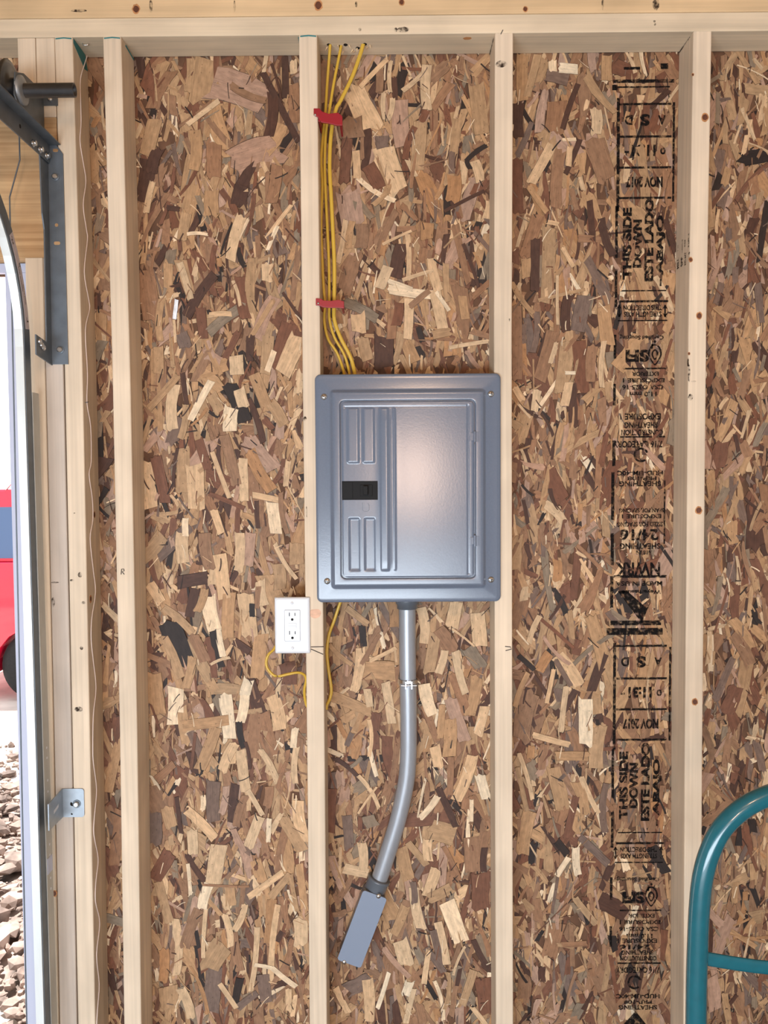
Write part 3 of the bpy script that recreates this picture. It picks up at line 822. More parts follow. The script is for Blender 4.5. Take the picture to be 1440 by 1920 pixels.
def ringmark(px, py, r, parent):
    c = P(px, py, INK_Y); s = k1; mb = MB(); o_ = []; i_ = []
    for j in range(18):
        a = math.radians(20+290*j/17); o_.append((c.x+r*s*math.cos(a), INK_Y, c.z+r*s*math.sin(a))); i_.append((c.x+(r-4)*s*math.cos(a), INK_Y, c.z+(r-4)*s*math.sin(a)))
    mb.add(o_+i_, [(j, j+1, j+19, j+18) for j in range(17)]); return mb.obj('stamp_emblem', M['ink'], parent)
def block(par, y0, dx):
    """the repeating stamp; y0 = top line of the A S D cell, offsets as in the photograph"""
    Y = lambda v: y0+v
    for v in (0, 61, 119, 176): flat(1207+dx, Y(v), 96, 4, 'stamp_rule', par)
    flat(1156+dx, Y(95), 5.5, 205, 'stamp_rule', par); flat(1260+dx, Y(90), 4, 180, 'stamp_rule', par)
    stamp('A', 1238+dx, Y(30), 14, 17, par); stamp('S', 1206+dx, Y(30), 18, 22, par, bold=.055); stamp('D', 1176+dx, Y(30), 15, 18, par)
    stamp('o', 1240+dx, Y(88), 10, 13, par); stamp('11:31', 1204+dx, Y(87), 44, 21, par, bold=.05); stamp('-', 1172+dx, Y(90), 8, 4, par)
    stamp('NOV 2017', 1205+dx, Y(146), 68, 20, par, bold=.05)
    flat(1153+dx, Y(240), 5, 95, 'stamp_rule', par); flat(1152+dx, Y(345), 5, 70, 'stamp_rule', par)
    stamp('THIS SIDE', 1173+dx, Y(262), 132, 17, par, 90, .055); stamp('DOWN', 1192+dx, Y(262), 88, 17, par, 90, .055)
    stamp('ESTE LADO', 1214+dx, Y(255), 152, 17, par, 90, .055); stamp('- ABAJO', 1236+dx, Y(275), 130, 17, par, 90, .055)
    flat(1204+dx, Y(350), 84, 2.4, 'stamp_rule', par); flat(1204+dx, Y(370), 92, 4, 'stamp_rule', par); flat(1202+dx, Y(406), 92, 2.4, 'stamp_rule', par)
    stamp('STRENGTH AXIS', 1202+dx, Y(394), 70, 10, par); stamp('THIS DIRECTION', 1202+dx, Y(382), 72, 10, par)
    for sx_ in (-44, 42):
        stamp('I', 1202+dx+sx_, Y(388), 3, 22, par); stamp('V', 1202+dx+sx_, Y(380), 9, 7, par); stamp('A', 1202+dx+sx_, Y(396), 9, 7, par)
    stamp('Certified Sourcing', 1200+dx, Y(437), 82, 10, par); stamp('SFI', 1192+dx, Y(472), 44, 23, par, bold=.055); logo_leaf(1225+dx, Y(470), par)
    flat(1150+dx, Y(455), 5, 44, 'stamp_rule', par); flat(1149+dx, Y(545), 5, 40, 'stamp_rule', par)
    flat(1205+dx, Y(496), 80, 3, 'stamp_rule', par)
    stamp('EXTERIOR', 1207+dx, Y(506), 50, 8, par); stamp('EXPOSURE 1', 1204+dx, Y(518), 78, 8, par); stamp('CSA O325-16', 1202+dx, Y(531), 76, 9, par)
    stamp('11.0 mm', 1203+dx, Y(544), 50, 9, par)
b1 = empty('ink_stamp', P(1205, 700, INK_Y)); b1.parent = wall
block(b1, 195, 3)
flat(1207, 152, 112, 6, 'stamp_rule', b1); flat(1205, 163, 100, 3, 'stamp_rule', b1); flat(1153, 164, 10, 10, 'stamp_rule', b1); flat(1246, 124, 14, 10, 'stamp_rule', b1); flat(1185, 128, 30, 5, 'stamp_rule', b1)
for (s, x, y, w_, h_) in [('EXPOSURE 1', 1201, 781, 76, 12), ('SHEATHING', 1202, 797, 62, 11), ('CONSTRUCTION', 1204, 811, 78, 11), ('7/16 CATEGORY', 1196, 833, 92, 13), ('HUD-UM-40C', 1200, 887, 86, 9),
        ('PRP-108', 1204, 897, 54, 8), ('SHEATHING', 1200, 907, 78, 10), ('SPAN FOR SPACING', 1203, 957, 84, 8), ('EXPOSURE 1', 1203, 968, 74, 8), ('SIZED FOR SPACING', 1200, 983, 86, 9), ('24/16', 1199, 1003, 72, 22), ('SHEATHING', 1200, 1024, 76, 11), ('.418 IN', 1208, 1036, 30, 8),
        ('MADE IN USA', 1198, 1094, 88, 9), ('Weyerhaeuser', 1200, 1109, 80, 10), ('NWRK', 1196, 1067, 84, 26)]: stamp(s, x, y, w_, h_, b1)
for (x, y, w_, h_) in [(1205, 819, 84, 3), (1151, 850, 6, 48), (1149, 930, 6, 90), (1148, 1030, 6, 60), (1147, 1110, 6, 60), (1200, 1081, 100, 5), (1192, 1168, 96, 9), (1190, 1184, 106, 13), (1246, 960, 3, 120)]: flat(x, y, w_, h_, 'stamp_rule', b1)
ringmark(1202, 853, 14, b1)
def poly_ink(pts, par): MB().add([P(x, y, INK_Y) for x, y in pts], [tuple(range(len(pts)))]).obj('stamp_emblem', M['ink'], par)
poly_ink([(1158, 1108), (1176, 1108), (1212, 1140), (1222, 1125), (1203, 1168)], b1)
b2 = empty('ink_stamp', P(1200, 1500, INK_Y)); b2.parent = wall
block(b2, 1211, -4)
for (s, x, y, w_, h_) in [('EXPOSURE 1', 1195, 1764, 76, 9), ('24/16', 1190, 1776, 60, 10), ('SHEATHING', 1195, 1786, 62, 9), ('CONSTRUCTION', 1197, 1797, 70, 9), ('7/16 CATEGORY', 1196, 1819, 84, 12), ('HUD-UM-40C', 1196, 1868, 84, 9), ('PRP-108', 1196, 1879, 54, 8), ('SHEATHING', 1196, 1889, 74, 9)]: stamp(s, x, y, w_, h_, b2)
ringmark(1190, 1842, 14, b2); poly_ink([(1165, 1925), (1192, 1896), (1215, 1925)], b2); flat(1198, 1806, 84, 3, 'stamp_rule', b2)
for b in (b1, b2): adopt(b)

# grade stamp on the side of the right-hand stud, pencil marks
x5 = studs[5][1](2.1)-.0006
for s, px, py0, py1, w_ in [('4 UPE-4', 1291, 438, 464, .006), ('SM', 1284, 450, 463, .005), ('COPL-2', 1279, 449, 474, .005), ('T 44', 1271, 460, 472, .005), ('FILL T', 1266, 460, 480, .005), ('E4', 1292, 472, 488, .008), ('KD-HT', 1285, 473, 497, .012), ('SPF', 1278, 482, 500, .012), ('MILL', 1271, 484, 504, .012)]:
    a = PX(px, py0, x5); b = PX(px, py1, x5); c = (a+b)/2
    place_text(s, (x5, c.y, c.z), (0, 0, 1), (0, 1, 0), abs(a.z-b.z), w_, M['ink'], 'stamp_text', studs[5][0], .03)
def pencil(pts, parent, Y=-.0006, r=.0009):
    MB().tube([P(x, y, Y) for x, y in pts], r, 6).obj('pencil_mark', M['pen'], parent)
s2, s3, s4 = studs[2][0], studs[3][0], studs[4][0]
pencil([(227, 1077), (228, 1067), (232, 1067), (233, 1070), (229, 1072), (233, 1077)], s2)
pencil([(583, 1213), (607, 1212.5)], s3); pencil([(583, 1217), (606, 1227)], s3)
pencil([(947, 1212), (957, 1213), (959, 1217), (948, 1220)], s4)
pencil([(939, 64), (943, 56)], s4, -.0006)

# ------------------------------------------------------------------ breaker panel
YP = -.010
def pw(px, py, Y=YP): p = P(px, py, Y); return p.x, p.z
pxl = (pw(589, 720)[0]+pw(595, 1115)[0])/2; pxr = (pw(939.5, 720)[0]+pw(939, 1115)[0])/2
pzt = (pw(620, 701)[1]+pw(920, 700)[1])/2; pzb = (pw(620, 1130)[1]+pw(920, 1128)[1])/2
pcx, pcz, PW, PH = (pxl+pxr)/2, (pzt+pzb)/2, pxr-pxl, pzt-pzb
fx = lambda u: pxl+PW*(u-591)/348.5      # photo pixels on the rectified cover
fz = lambda v: pzt-PH*(v-700.5)/429
panel = empty('breaker_panel', (pcx, 0, pcz))
tag(panel, 'grey steel electrical breaker panel with hinged door mounted between two studs', 'electrical panel')
def rr(u0, u1, v0, v1, r, y, inset=0, seg=6):
    return rrect((fx(u0)+fx(u1))/2, (fz(v0)+fz(v1))/2, abs(fx(u1)-fx(u0))-2*inset, abs(fz(v1)-fz(v0))-2*inset, max(r-inset, .0008), y, seg)
U = (591, 939.5, 700.5, 1129.5); D_ = (638, 891, 750, 1084)
L_ = [rr(*U, .012, -.0006, .001), rr(*U, .012, -.0014, 0), rr(*U, .012, -.0065, 0), rr(*U, .012, -.0088, .0008), rr(*U, .012, -.0102, .0026), rr(*U, .012, -.0108, .0055), rr(*U, .012, -.0110, .010)]
R1 = (619, 911, 729.5, 1102.5)
L_ += [rr(*R1, .009, -.0110, -.002), rr(*R1, .009, -.0113, 0), rr(*R1, .009, -.0125, .0014), rr(*R1, .009, -.0165, .0052), rr(*R1, .009, -.0178, .0066), rr(*R1, .009, -.0183, .0085), rr(*R1, .009, -.0184, .011)]
L_ += [rr(*D_, .010, -.0184, -.003), rr(*D_, .010, -.0183, -.001), rr(*D_, .010, -.0178, 0), rr(*D_, .010, -.0150, .0004), rr(*D_, .010, -.0120, .0006)]
MB().loops(L_, False, True).obj('cover_frame', M['panel'], panel)
can = MB().box((studs[3][1](1.5)+.0385, .0, fz(1118)), (studs[4][1](1.5)-.0005, .086, fz(712)))
can.obj('enclosure_box', M['galvd'], panel)
# door: pressed sheet as a fine height field
du0, du1, dv0, dv1 = 640.8, 888.2, 752.6, 1081.6
ribs = [(650, 675, 763, 868, 1), (679, 704, 763, 868, 1), (652, 675, 968, 1070, -1), (681, 704, 968, 1070, -1), (711, 730, 763, 1070, 1), (736, 742.5, 763, 1070, 1)]
def sst(a, b, x): t = max(0, min(1, (x-a)/(b-a))); return t*t*(3-2*t)
def plate_(u, v, u0, u1, v0, v1, s): return sst(0, s, u-u0)*sst(0, s, u1-u)*sst(0, s, v-v0)*sst(0, s, v1-v)
def hgt(u, v):
    e = min(u-du0, du1-u, v-dv0, dv1-v); h = -.0184-.0012*sst(0, 2.2, e)+.0012
    h -= .0016*plate_(u, v, 646, 877.5, 762, 1076, 2.5)*0
    h += .0009*(1-sst(0, 2.2, abs(u-877.5)))*(760 < v < 1076)+.0009*(1-sst(0, 2.2, abs(v-762.5)))*(646 < u < 877)
    for (a, b, c_, d, s) in ribs: h -= s*.0017*plate_(u, v, a, b, c_, d, 4.5)
    h -= .0014*math.exp(-((u-725)/12)**2)*sst(760, 790, v)*sst(1078, 1050, v)
    return h
nu, nv = 170, 220; vs, fs = [], []
rad = 11.0
for j in range(nv+1):
    v = dv0+(dv1-dv0)*j/nv; d = min(v-dv0, dv1-v); sh = rad-math.sqrt(max(0, rad*rad-(rad-d)**2)) if d < rad else 0
    for i in range(nu+1):
        u = du0+sh+(du1-du0-2*sh)*i/nu
        vs.append((fx(u), hgt(u, v), fz(v)))
fs = [(j*(nu+1)+i, j*(nu+1)+i+1, (j+1)*(nu+1)+i+1, (j+1)*(nu+1)+i) for j in range(nv) for i in range(nu)]
# cut the breaker window out of the door
keep = []
for f in fs:
    cx_ = sum(vs[q][0] for q in f)/4; cz_ = sum(vs[q][2] for q in f)/4
    if fx(641) < cx_ < fx(707.5) and fz(935.5) < cz_ < fz(900): continue
    keep.append(f)
n0 = len(vs); door = MB().add(vs, keep, True)
rim = [j*(nu+1) for j in range(nv+1)]; rim2 = [j*(nu+1)+nu for j in range(nv+1)]
edge = list(range(nu+1))+rim2[1:]+[nv*(nu+1)+i for i in range(nu-1, -1, -1)]+rim[::-1][1:-1]
door.add([vs[i] for i in edge]+[(vs[i][0], -.0140, vs[i][2]) for i in edge], [(i, (i+1) % len(edge), (i+1) % len(edge)+len(edge), i+len(edge)) for i in range(len(edge))], False)
dr = door.obj('door', M['panel'], panel, fix=False)
dn = [p for p in dr.data.polygons if p.normal.y > 0 and abs(p.normal.y) > .9]
if len(dn) > len(keep)/2: dr.data.flip_normals()
for v0, v1 in ((806, 832), (1000, 1027)):
    vm = (v0+v1)/2
    hb = MB(); hb.tube([(fx(889.5), -.0190, fz(v0+3)), (fx(889.5), -.0190, fz(v1-3))], .0032, 14)
    hb.box((fx(881), -.0200, fz(vm+7)), (fx(888), -.0178, fz(vm-7))).box((fx(891), -.0196, fz(vm+9)), (fx(897), -.0178, fz(vm-9)))
    hb.obj('hinge', M['panel'], dr, bevel=.0005)
MB().tube([(fx(889.3), -.0182, fz(833)), (fx(889.3), -.0182, fz(999))], .0018, 10).obj('hinge_pin', M['panel'], dr)
MB().box((fx(641), -.0170, fz(935.5)), (fx(708), -.0190, fz(900))).obj('breaker_face', M['black'], panel, bevel=.001)
bk = [o for o in panel.children if o.name.startswith('breaker_face')][0]
MB().box((fx(642), -.0185, fz(934)), (fx(661), -.0198, fz(901.5))).obj('slider', M['black'], bk, bevel=.0008)
MB().box((fx(675), -.0186, fz(928.5)), (fx(698), -.0202, fz(907))).obj('toggle_frame', M['black'], bk, bevel=.0015)
MB().prism([(fx(681), -.0198, fz(926)), (fx(681), -.0198, fz(909)), (fx(690), -.0198, fz(909)), (fx(690), -.0198, fz(926))], (-.0005, -.008, 0)).obj('toggle', M['black'], bk, bevel=.0012)
ko = MB(); pts = [(679.5+(0 if a < 0 else 0)+x, 948+y) for a, x, y in [(0, -.5, -7), (0, -.5, 6), (0, 3, 9), (0, 9, 9), (0, 12, 6), (0, 12, -3), (0, 9, -6)]]
ko.tube([(fx(u), -.0187, fz(v)) for u, v in pts], .0005, 6); ko.obj('knockout', M['panel'], dr)
for (u, v) in ((608.5, 742.5), (920.5, 739.5), (611, 1088.5), (920.5, 1087.5)):
    sc_ = MB().lathe((fx(u), -.0108, fz(v)), (0, -1, 0), [(0, .0068), (.0006, .0069), (.0022, .0062), (.0036, .0042), (.0042, .0018), (.0043, .0002)], 20).obj('screw', M['zinc'], panel)
    a = RND.uniform(0, 1.5); mb = MB()
    for t in (a, a+PI/2):
        dx, dz = math.cos(t)*.0038, math.sin(t)*.0038; ex, ez = -math.sin(t)*.0006, math.cos(t)*.0006
        c = Vector((fx(u), -.01512, fz(v))); mb.prism([c+Vector((-dx-ex, 0, -dz-ez)), c+Vector((dx-ex, 0, dz-ez)), c+Vector((dx+ex, 0, dz+ez)), c+Vector((-dx+ex, 0, -dz+ez))], (0, -.0002, 0))
    mb.obj('screw_slot', M['hole'], sc_)
adopt(panel)

# ------------------------------------------------------------------ conduit below the panel
YC = .070
def ctr(x, y, Y=YC): return P(x, y, Y)
cp = [ctr(763.5, 1130), ctr(764, 1200), ctr(765, 1278), ctr(766, 1340), ctr(766, 1405), ctr(763, 1455), ctr(755, 1500), ctr(744, 1545), ctr(730, 1590), ctr(714, 1640), ctr(708, 1655)]
cr = .0186
cond = empty('conduit', cp[2]); tag(cond, 'grey conduit pipe dropping from the breaker panel and bending to the left', 'pipe')
MB().tube(smooth_path(cp, 6), cr, 28).obj('pipe', M['conduit'], cond)
MB().lathe(ctr(763.5, 1141), (0, 0, 1), [(0, cr), (.0, cr+.004), (.01, cr+.0045), (.011, cr+.007), (.02, cr+.007)], 24).obj('connector', M['lbbody'], cond)
adopt(cond)
st = empty('pipe_strap', ctr(766, 1277)); tag(st, 'thin bright metal strap clamping the grey conduit below the panel', 'strap')
c = ctr(765.5, 1276); mb = MB(); pts = []
for a in range(-200, 21, 10): pts.append((c.x+(cr+.0012)*math.cos(math.radians(a)), c.y+(cr+.0012)*math.sin(math.radians(a)), c.z))
for i in range(len(pts)-1):
    a, b = Vector(pts[i]), Vector(pts[i+1]); ra = (a-Vector(c)); rb_ = (b-Vector(c)); ra.normalize(); rb_.normalize(); h = Vector((0, 0, .004)); t_ = .0012
    mb.hexa([a-h, b-h, b+rb_*t_-h, a+ra*t_-h, a+h, b+h, b+rb_*t_+h, a+ra*t_+h])
mb.obj('band', M['zinc'], st)
yf = c.y-cr-.002
for dx in (-.006, .007):
    MB().box((c.x+dx-.0012, yf-.008, c.z-.0125), (c.x+dx+.0012, yf+.001, c.z+.004)).obj('clamp_ear', M['zinc'], st)
MB().cyl((c.x-.017, yf-.006, c.z-.005), (c.x+.018, yf-.006, c.z-.005), .0014, 8).obj('bolt', M['zinc'], st)
adopt(st)

# access fitting (an elbow body with a screwed cover)
A = P((679+727.5)/2, (1667.5+1686.7)/2, .045); B = P((631+678)/2, (1794+1817.5)/2, .045)
dn = (B-A).normalized(); sd = Vector((0, -1, 0)).cross(dn).normalized(); 
if sd.x < 0: sd = -sd
n_ = Vector((0, -1, 0)); Lb = (B-A).length; Wb = .0262
lb = empty('conduit_fitting', (A+B)/2); tag(lb, 'grey elbow fitting with pale blue-grey cover at the lower end of the conduit', 'conduit fitting')
def slab(a0, a1, hw, y0, y1, r=.006, seg=4):
    """rounded slab along dn from a0 to a1, half width hw, depths y0..y1 towards the camera"""
    ou = []
    for (sa, sb, t0) in ((1, 1, 0), (-1, 1, 90), (-1, -1, 180), (1, -1, 270)):
        for i in range(seg+1):
            t = math.radians(t0+90*i/seg); u = (a0+a1)/2+sa*((a1-a0)/2-r)+r*math.cos(t); v = sb*(hw-r)+r*math.sin(t); ou.append((u, v))
    return [[A+dn*u+sd*v+n_*y for u, v in ou] for y in (y0, y1)]
l0, l1 = slab(0, Lb, Wb+.0005, -.040, -.001, .008)
MB().loops([l0, l1], True, True, False).obj('body', M['lbbody'], lb, bevel=.0015)
l0, l1 = slab(-.001, Lb+.001, Wb+.002, -.0008, .002, .006)
cv = MB().loops([l0, l1], True, True, False).obj('cover', M['lbcover'], lb, bevel=.0006)
for (u, v) in ((-.0005, .008), (Lb+.001, -.011)):
    c = A+dn*u+sd*v
    if u > .05: MB().lathe(c+n_*-.002, n_, [(0, .0058), (.003, .0058), (.005, .004), (.0056, .001)], 14).obj('screw', M['zinc'], lb)
    else: MB().lathe(c+n_*.0005, n_, [(0, .0055), (.003, .0055), (.005, .004), (.0056, .001)], 14).obj('screw', M['zinc'], lb)
e = cp[-1]; d2 = (cp[-1]-cp[-2]).normalized()
MB().lathe(cp[-1]-d2*.012, d2, [(0, cr+.001), (0, cr+.0068), (.005, cr+.0074), (.008, cr+.0055), (.036, cr+.0060), (.05, cr+.005)], 28).obj('hub', M['lbbody'], lb)
MB().cyl(A+dn*(Lb*.62)+n_*-.02, A+dn*(Lb*.62)+Vector((0, .0915-A.y, 0)), cr, 24).obj('rear_hub', M['lbbody'], lb)
adopt(lb)

# ------------------------------------------------------------------ outlet
oc = P(548, 1172, -.004); ol, or_, ot, ob = P(515, 1172, -.006).x, P(581.5, 1172, -.006).x, P(548, 1120, -.006).z, P(548, 1225.5, -.006).z
OW, OH = or_-ol, ot-ob; ox, oz = (ol+or_)/2, (ot+ob)/2
out = empty('wall_outlet', (ox, 0, oz)); tag(out, 'white double power outlet fixed to the left side of the middle stud', 'outlet')
MB().loops([rrect(ox, oz, OW, OH, .003, -.0006), rrect(ox, oz, OW, OH, .003, -.0030), rrect(ox, oz, OW-.003, OH-.003, .003, -.0058), rrect(ox, oz, OW-.010, OH-.010, .003, -.0066), rrect(ox, oz, .0345, .068, .002, -.0066), rrect(ox, oz, .0338, .0673, .002, -.0052)], True, True, False).obj('face_plate', M['white'], out)
dev = MB().loops([rrect(ox, oz, .0332, .0667, .0015, -.0050), rrect(ox, oz, .0332, .0667, .0015, -.0075), rrect(ox, oz, .0322, .0657, .0015, -.0080)], True, True, False).obj('receptacle', M['white'], out)
for s in (1, -1):
    zc = oz+s*.0198
    MB().box((ox-.0068, -.0083, zc+.0005), (ox-.0052, -.0079, zc+.0085)).obj('slot', M['hole'], dev)
    MB().box((ox+.0052, -.0083, zc+.0012), (ox+.0068, -.0079, zc+.0078)).obj('slot', M['hole'], dev)
    MB().lathe((ox, -.0079, zc-.0065), (0, -1, 0), [(0, .0028), (.0004, .0028)], 14).obj('ground_hole', M['hole'], dev)
    MB().box((ox-.0085, -.0090, oz+s*.0032-.0026), (ox+.0085, -.0078, oz+s*.0032+.0026)).obj('button', M['white'], dev, bevel=.0005)
    MB().lathe((ox, -.0064, oz+s*.0485), (0, -1, 0), [(0, .0032), (.0006, .0031), (.0012, .0022), (.0013, .0003)], 14).obj('screw', M['white'], out)
MB().box((ox-.028, -.0006, oz-.045), (studs[3][1](1.35)-.0006, .066, oz+.045)).obj('device_box', mat('blue_box', (90, 110, 150), .5), out)
adopt(out)

# ------------------------------------------------------------------ cables and staples
def cable(name, pts, label, ra=.0055, rb=.0024, group=None, up=(1, 0, 0), m_='yellow', n=5):
    path = smooth_path(pts, n); mb = MB(); mb.tube(path, ra, 12, rb=rb, up=up)
    o = mb.obj(name, M[m_], None); tag(o, label, 'cable', group); return o
def cy(pts, Y): return [P(x, y, yy if (yy := Y[i] if isinstance(Y, (list, tuple)) else Y) is not None else 0) for i, (x, y) in enumerate(pts)]
def top_pt(px, py): p = PZ(px, py, ZT); return Vector((p.x, p.y, ZT+.02))
sfz = .045
cA = [top_pt(619, 84), PZ(619, 84, ZT)] + [P(x, y, .057) for x, y in [(614, 150), (610.5, 205), (606, 250), (602.5, 300), (604.5, 350), (602, 420), (604, 480), (607, 540), (609.5, 569), (608, 600), (615, 635), (631, 660), (641, 685)]] + [P(648, 712, .045)]
cB = [top_pt(639.5, 86), PZ(639.5, 86, ZT)] + [P(x, y, .0495) for x, y in [(627, 150), (618, 205), (611, 250), (609, 310), (611, 370), (614, 430), (617, 500), (617.5, 569), (618, 600), (627, 632), (644, 662), (652, 685)]] + [P(657, 712, .04)]
cC = [top_pt(681, 83), PZ(681, 83, ZT)] + [P(x, y, .044) for x, y in [(662, 140), (638, 190), (630, 205), (621, 250), (618, 310), (621, 370), (624, 430), (627, 500), (626.5, 569), (627, 600), (638, 632), (655, 665), (662, 685)]] + [P(667, 712, .035)]
cable('electrical_cable', cA, 'yellow electrical cable nearest the middle stud, leftmost of the three above the panel', .0031, .0031)
cable('electrical_cable', cB, 'yellow electrical cable in the middle of the three above the panel', .0031, .0031)
cable('electrical_cable', cC, 'yellow flat cable from the right-hand hole, rightmost of the three above the panel', .0041, .0028)
cD = [P(643, 1118, .045)] + [P(x, y, yy) for x, y, yy in [(637, 1132, .05), (626, 1165, .052), (617, 1190, .055), (613, 1222, .055), (616, 1255, .055), (621, 1290, .055), (619, 1308, .055), (613, 1322, .05)]] + [Vector((studs[3][1](1.2)+.0390, .05, P(608, 1330, .05).z))]
cable('electrical_cable', cD, 'yellow cable looping from the panel underside to the middle stud', .0034, .003)
cE = [P(x, y, yy) for x, y, yy in [(520, 1205, .03), (513, 1218, .025), (503, 1228, .02), (499, 1243, .02), (504, 1257, .02), (518, 1268, .02), (540, 1264, .02), (558, 1261, .022), (570, 1265, .028), (574, 1275, .035), (571, 1290, .04), (571, 1305, .045), (574, 1320, .05)]]
cE.append(Vector((studs[3][1](1.2)-.0008, .05, P(577, 1328, .05).z)))
cable('electrical_cable', cE, 'yellow cable curling out below the white outlet left of the middle stud', .003, .0028)
# red cable holders: a bar from the stud face out over the cables, with posts reaching back between them
for top, bot, lab in (([(588, 203), (599, 203), (604, 209), (616, 213), (634, 211), (642, 218)], [(588, 215), (596, 219), (602, 229), (616, 231), (632, 235), (642, 235)], 'red plastic cable holder, upper of the two on the yellow cables'),
                      ([(592, 559), (602, 560), (606, 563), (620, 564), (634, 562), (645, 565)], [(592, 572), (601, 573), (605, 576), (620, 577), (634, 577), (645, 578)], 'red plastic cable holder, lower of the two on the yellow cables')):
    c0 = P(606, (top[2][1]+bot[2][1])/2, 0); h = empty('cable_holder', c0); tag(h, lab, 'cable holder')
    xs = studs[3][1](c0.z)+.0388
    MB().prism([P(x, y, -.0058) for x, y in top+bot[::-1]], (0, .0052, 0)).obj('bar', M['red'], h, bevel=.0008)
    zt_, zb_ = P(606, top[2][1], 0).z, P(606, bot[2][1], 0).z
    MB().box((xs, -.001, zb_+.001), (xs+.0035, .064, zt_-.001)).obj('arm', M['red'], h, bevel=.0008)
    for px_ in (642, ):
        x_ = P(px_, 400, -.003).x; z0_, z1_ = P(640, bot[-1][1], -.003).z, P(640, top[-1][1], -.003).z
        MB().box((x_-.004, -.001, z0_), (x_, .060, z1_)).obj('end_hook', M['red'], h, bevel=.0008)
    MB().lathe((xs-.0035 if top[0][1] > 400 else xs-.006, -.0058, (zt_+zb_)/2+(.002 if top[0][1] < 400 else 0)), (0, -1, 0), [(0, .0024), (.001, .0022), (.0014, .0004)], 12).obj('nail', M['zinc'], h)
    adopt(h)
# drill holes and splinters under the plate
for (x, y) in ((617, 84), (637, 87), (648, 84), (684, 83), (671, 90)):
    c = PZ(x, y, ZT); disc(c, (0, 0, -1), .0045, .006, M['hole'], 'drilled_hole', tp[0], .0002, int(x))
for i, (x, y) in enumerate([(632, 84), (636, 93), (653, 84), (660, 93), (663, 96), (668, 90), (692, 84), (688, 88), (612, 88), (642, 96)]):
    c = PZ(x, y, ZT-.001); r = random.Random(i); d = Vector((r.uniform(-1, 1), r.uniform(-1, 1), -1.2)).normalized()*.009
    MB().prism([c, c+Vector((.003, 0, 0)), c+d], (0, .0012, 0)).obj('splinter', M['plate2'], tp[0])

# thin white cord down the side of the first stud
xw = studs[1][1](1.6)+.0381
W_ = [(160, 82), (164, 100), (158, 122), (151, 148), (151, 185), (152, 230), (150, 265), (156, 305), (161, 340), (156, 385), (162, 430), (164, 450), (158, 510), (166, 560), (168, 580), (160, 620), (164, 700), (163, 755), (170, 800), (171, 865), (167, 890), (173, 935), (174, 975), (169, 1010), (175, 1070), (179, 1110), (172, 1160), (171, 1200), (175, 1240), (180, 1290), (175, 1340), (174, 1400), (175, 1430), (181, 1480), (177, 1530), (176, 1565), (184, 1610), (180, 1650), (179, 1690), (187, 1730), (181, 1790), (186, 1845), (183, 1890), (180, 1930)]
pts = []
for (x, y) in W_:
    p = PX(x, y, xw); z = p.z; X = studs[1][1](z)+.0381+.0025; q = PX(x, y, X); q.y = max(.004, min(.084, q.y)); pts.append(Vector((X, q.y, q.z)))
pts.append(Vector((pts[-1].x, pts[-1].y+.004, .42)))
o = MB().tube(smooth_path(pts, 4), .0013, 8).obj('cord', M['cord']); tag(o, 'thin white cord hanging in waves down the side of the leftmost full stud', 'cord')
c = PZ(160, 81, ZT-.001); MB().tube([c+Vector((-.006, 0, 0)), c+Vector((-.005, 0, -.004)), c+Vector((.005, 0, -.004)), c+Vector((.006, 0, 0))], .0011, 8).obj('staple', M['zinc'], tp[0])
c = pts[17]; MB().tube([c+Vector((-.0022, -.004, 0)), c+Vector((.0025, -.003, .001)), c+Vector((.0025, .003, .002)), c+Vector((-.0022, .004, 0))], .0008, 8).obj('staple', M['galvd'], studs[1][0])

# ------------------------------------------------------------------ door track on the left
YT = -.092          # front flange of the track
def lerp(a, b, t): return a+(b-a)*t
ft = P(37.5, 700, YT); fb = P(74.5, 1900, YT)
tx = lambda z: lerp(fb.x, ft.x, (z-fb.z)/(ft.z-fb.z))     # centre of the front flange
zk = P(45, 650, YT).z; HW = .0082; Rb = .34
def track_path():
    out = []
    for z in (.06, .4, .8, 1.2, 1.6, zk): out.append((tx(z), YT, z, 0.0))
    for i in range(1, 15):
        a = math.radians(84*i/14); out.append((tx(zk), YT-Rb*(1-math.cos(a)), zk+Rb*math.sin(a), a))
    a = math.radians(84); l = out[-1]; out.append((l[0], l[1]-.9*math.sin(a), l[2]+.9*math.cos(a), a)); return out
TP = track_path()
def sweep(sect, name, m_, parent, path=TP, smooth=False):
    L_ = []
    for (x, y, z, a) in path:
        nrm = Vector((0, math.cos(a), math.sin(a)))     # from the room side towards the wall, turning with the bend
        L_.append([Vector((x, y, z))+Vector((s[0], 0, 0))+nrm*s[1] for s in sect])
    return MB().loops(L_, True, True, smooth).obj(name, m_, parent)
trk = empty('door_track', (tx(1), YT, .06)); tag(trk, 'galvanised garage door track rising along the opening and curving overhead', 'door track')
t_ = .0018
C_sec = [(-HW, 0), (HW, 0), (HW, .032), (-HW*1.2, .032), (-HW*1.2, .032-t_), (HW-t_, .032-t_), (HW-t_, t_), (-HW+.002, t_), (-HW+.002, .007), (-HW, .007)]
sweep(C_sec, 'channel', M['track'], trk)
sweep([(HW+.0002, .003), (HW+.0016, .003), (HW+.0016, .031), (HW+.0002, .031)], 'shaded_web', M['galvd'], trk)  # darker strip over the channel's web; its shade is put into the colour
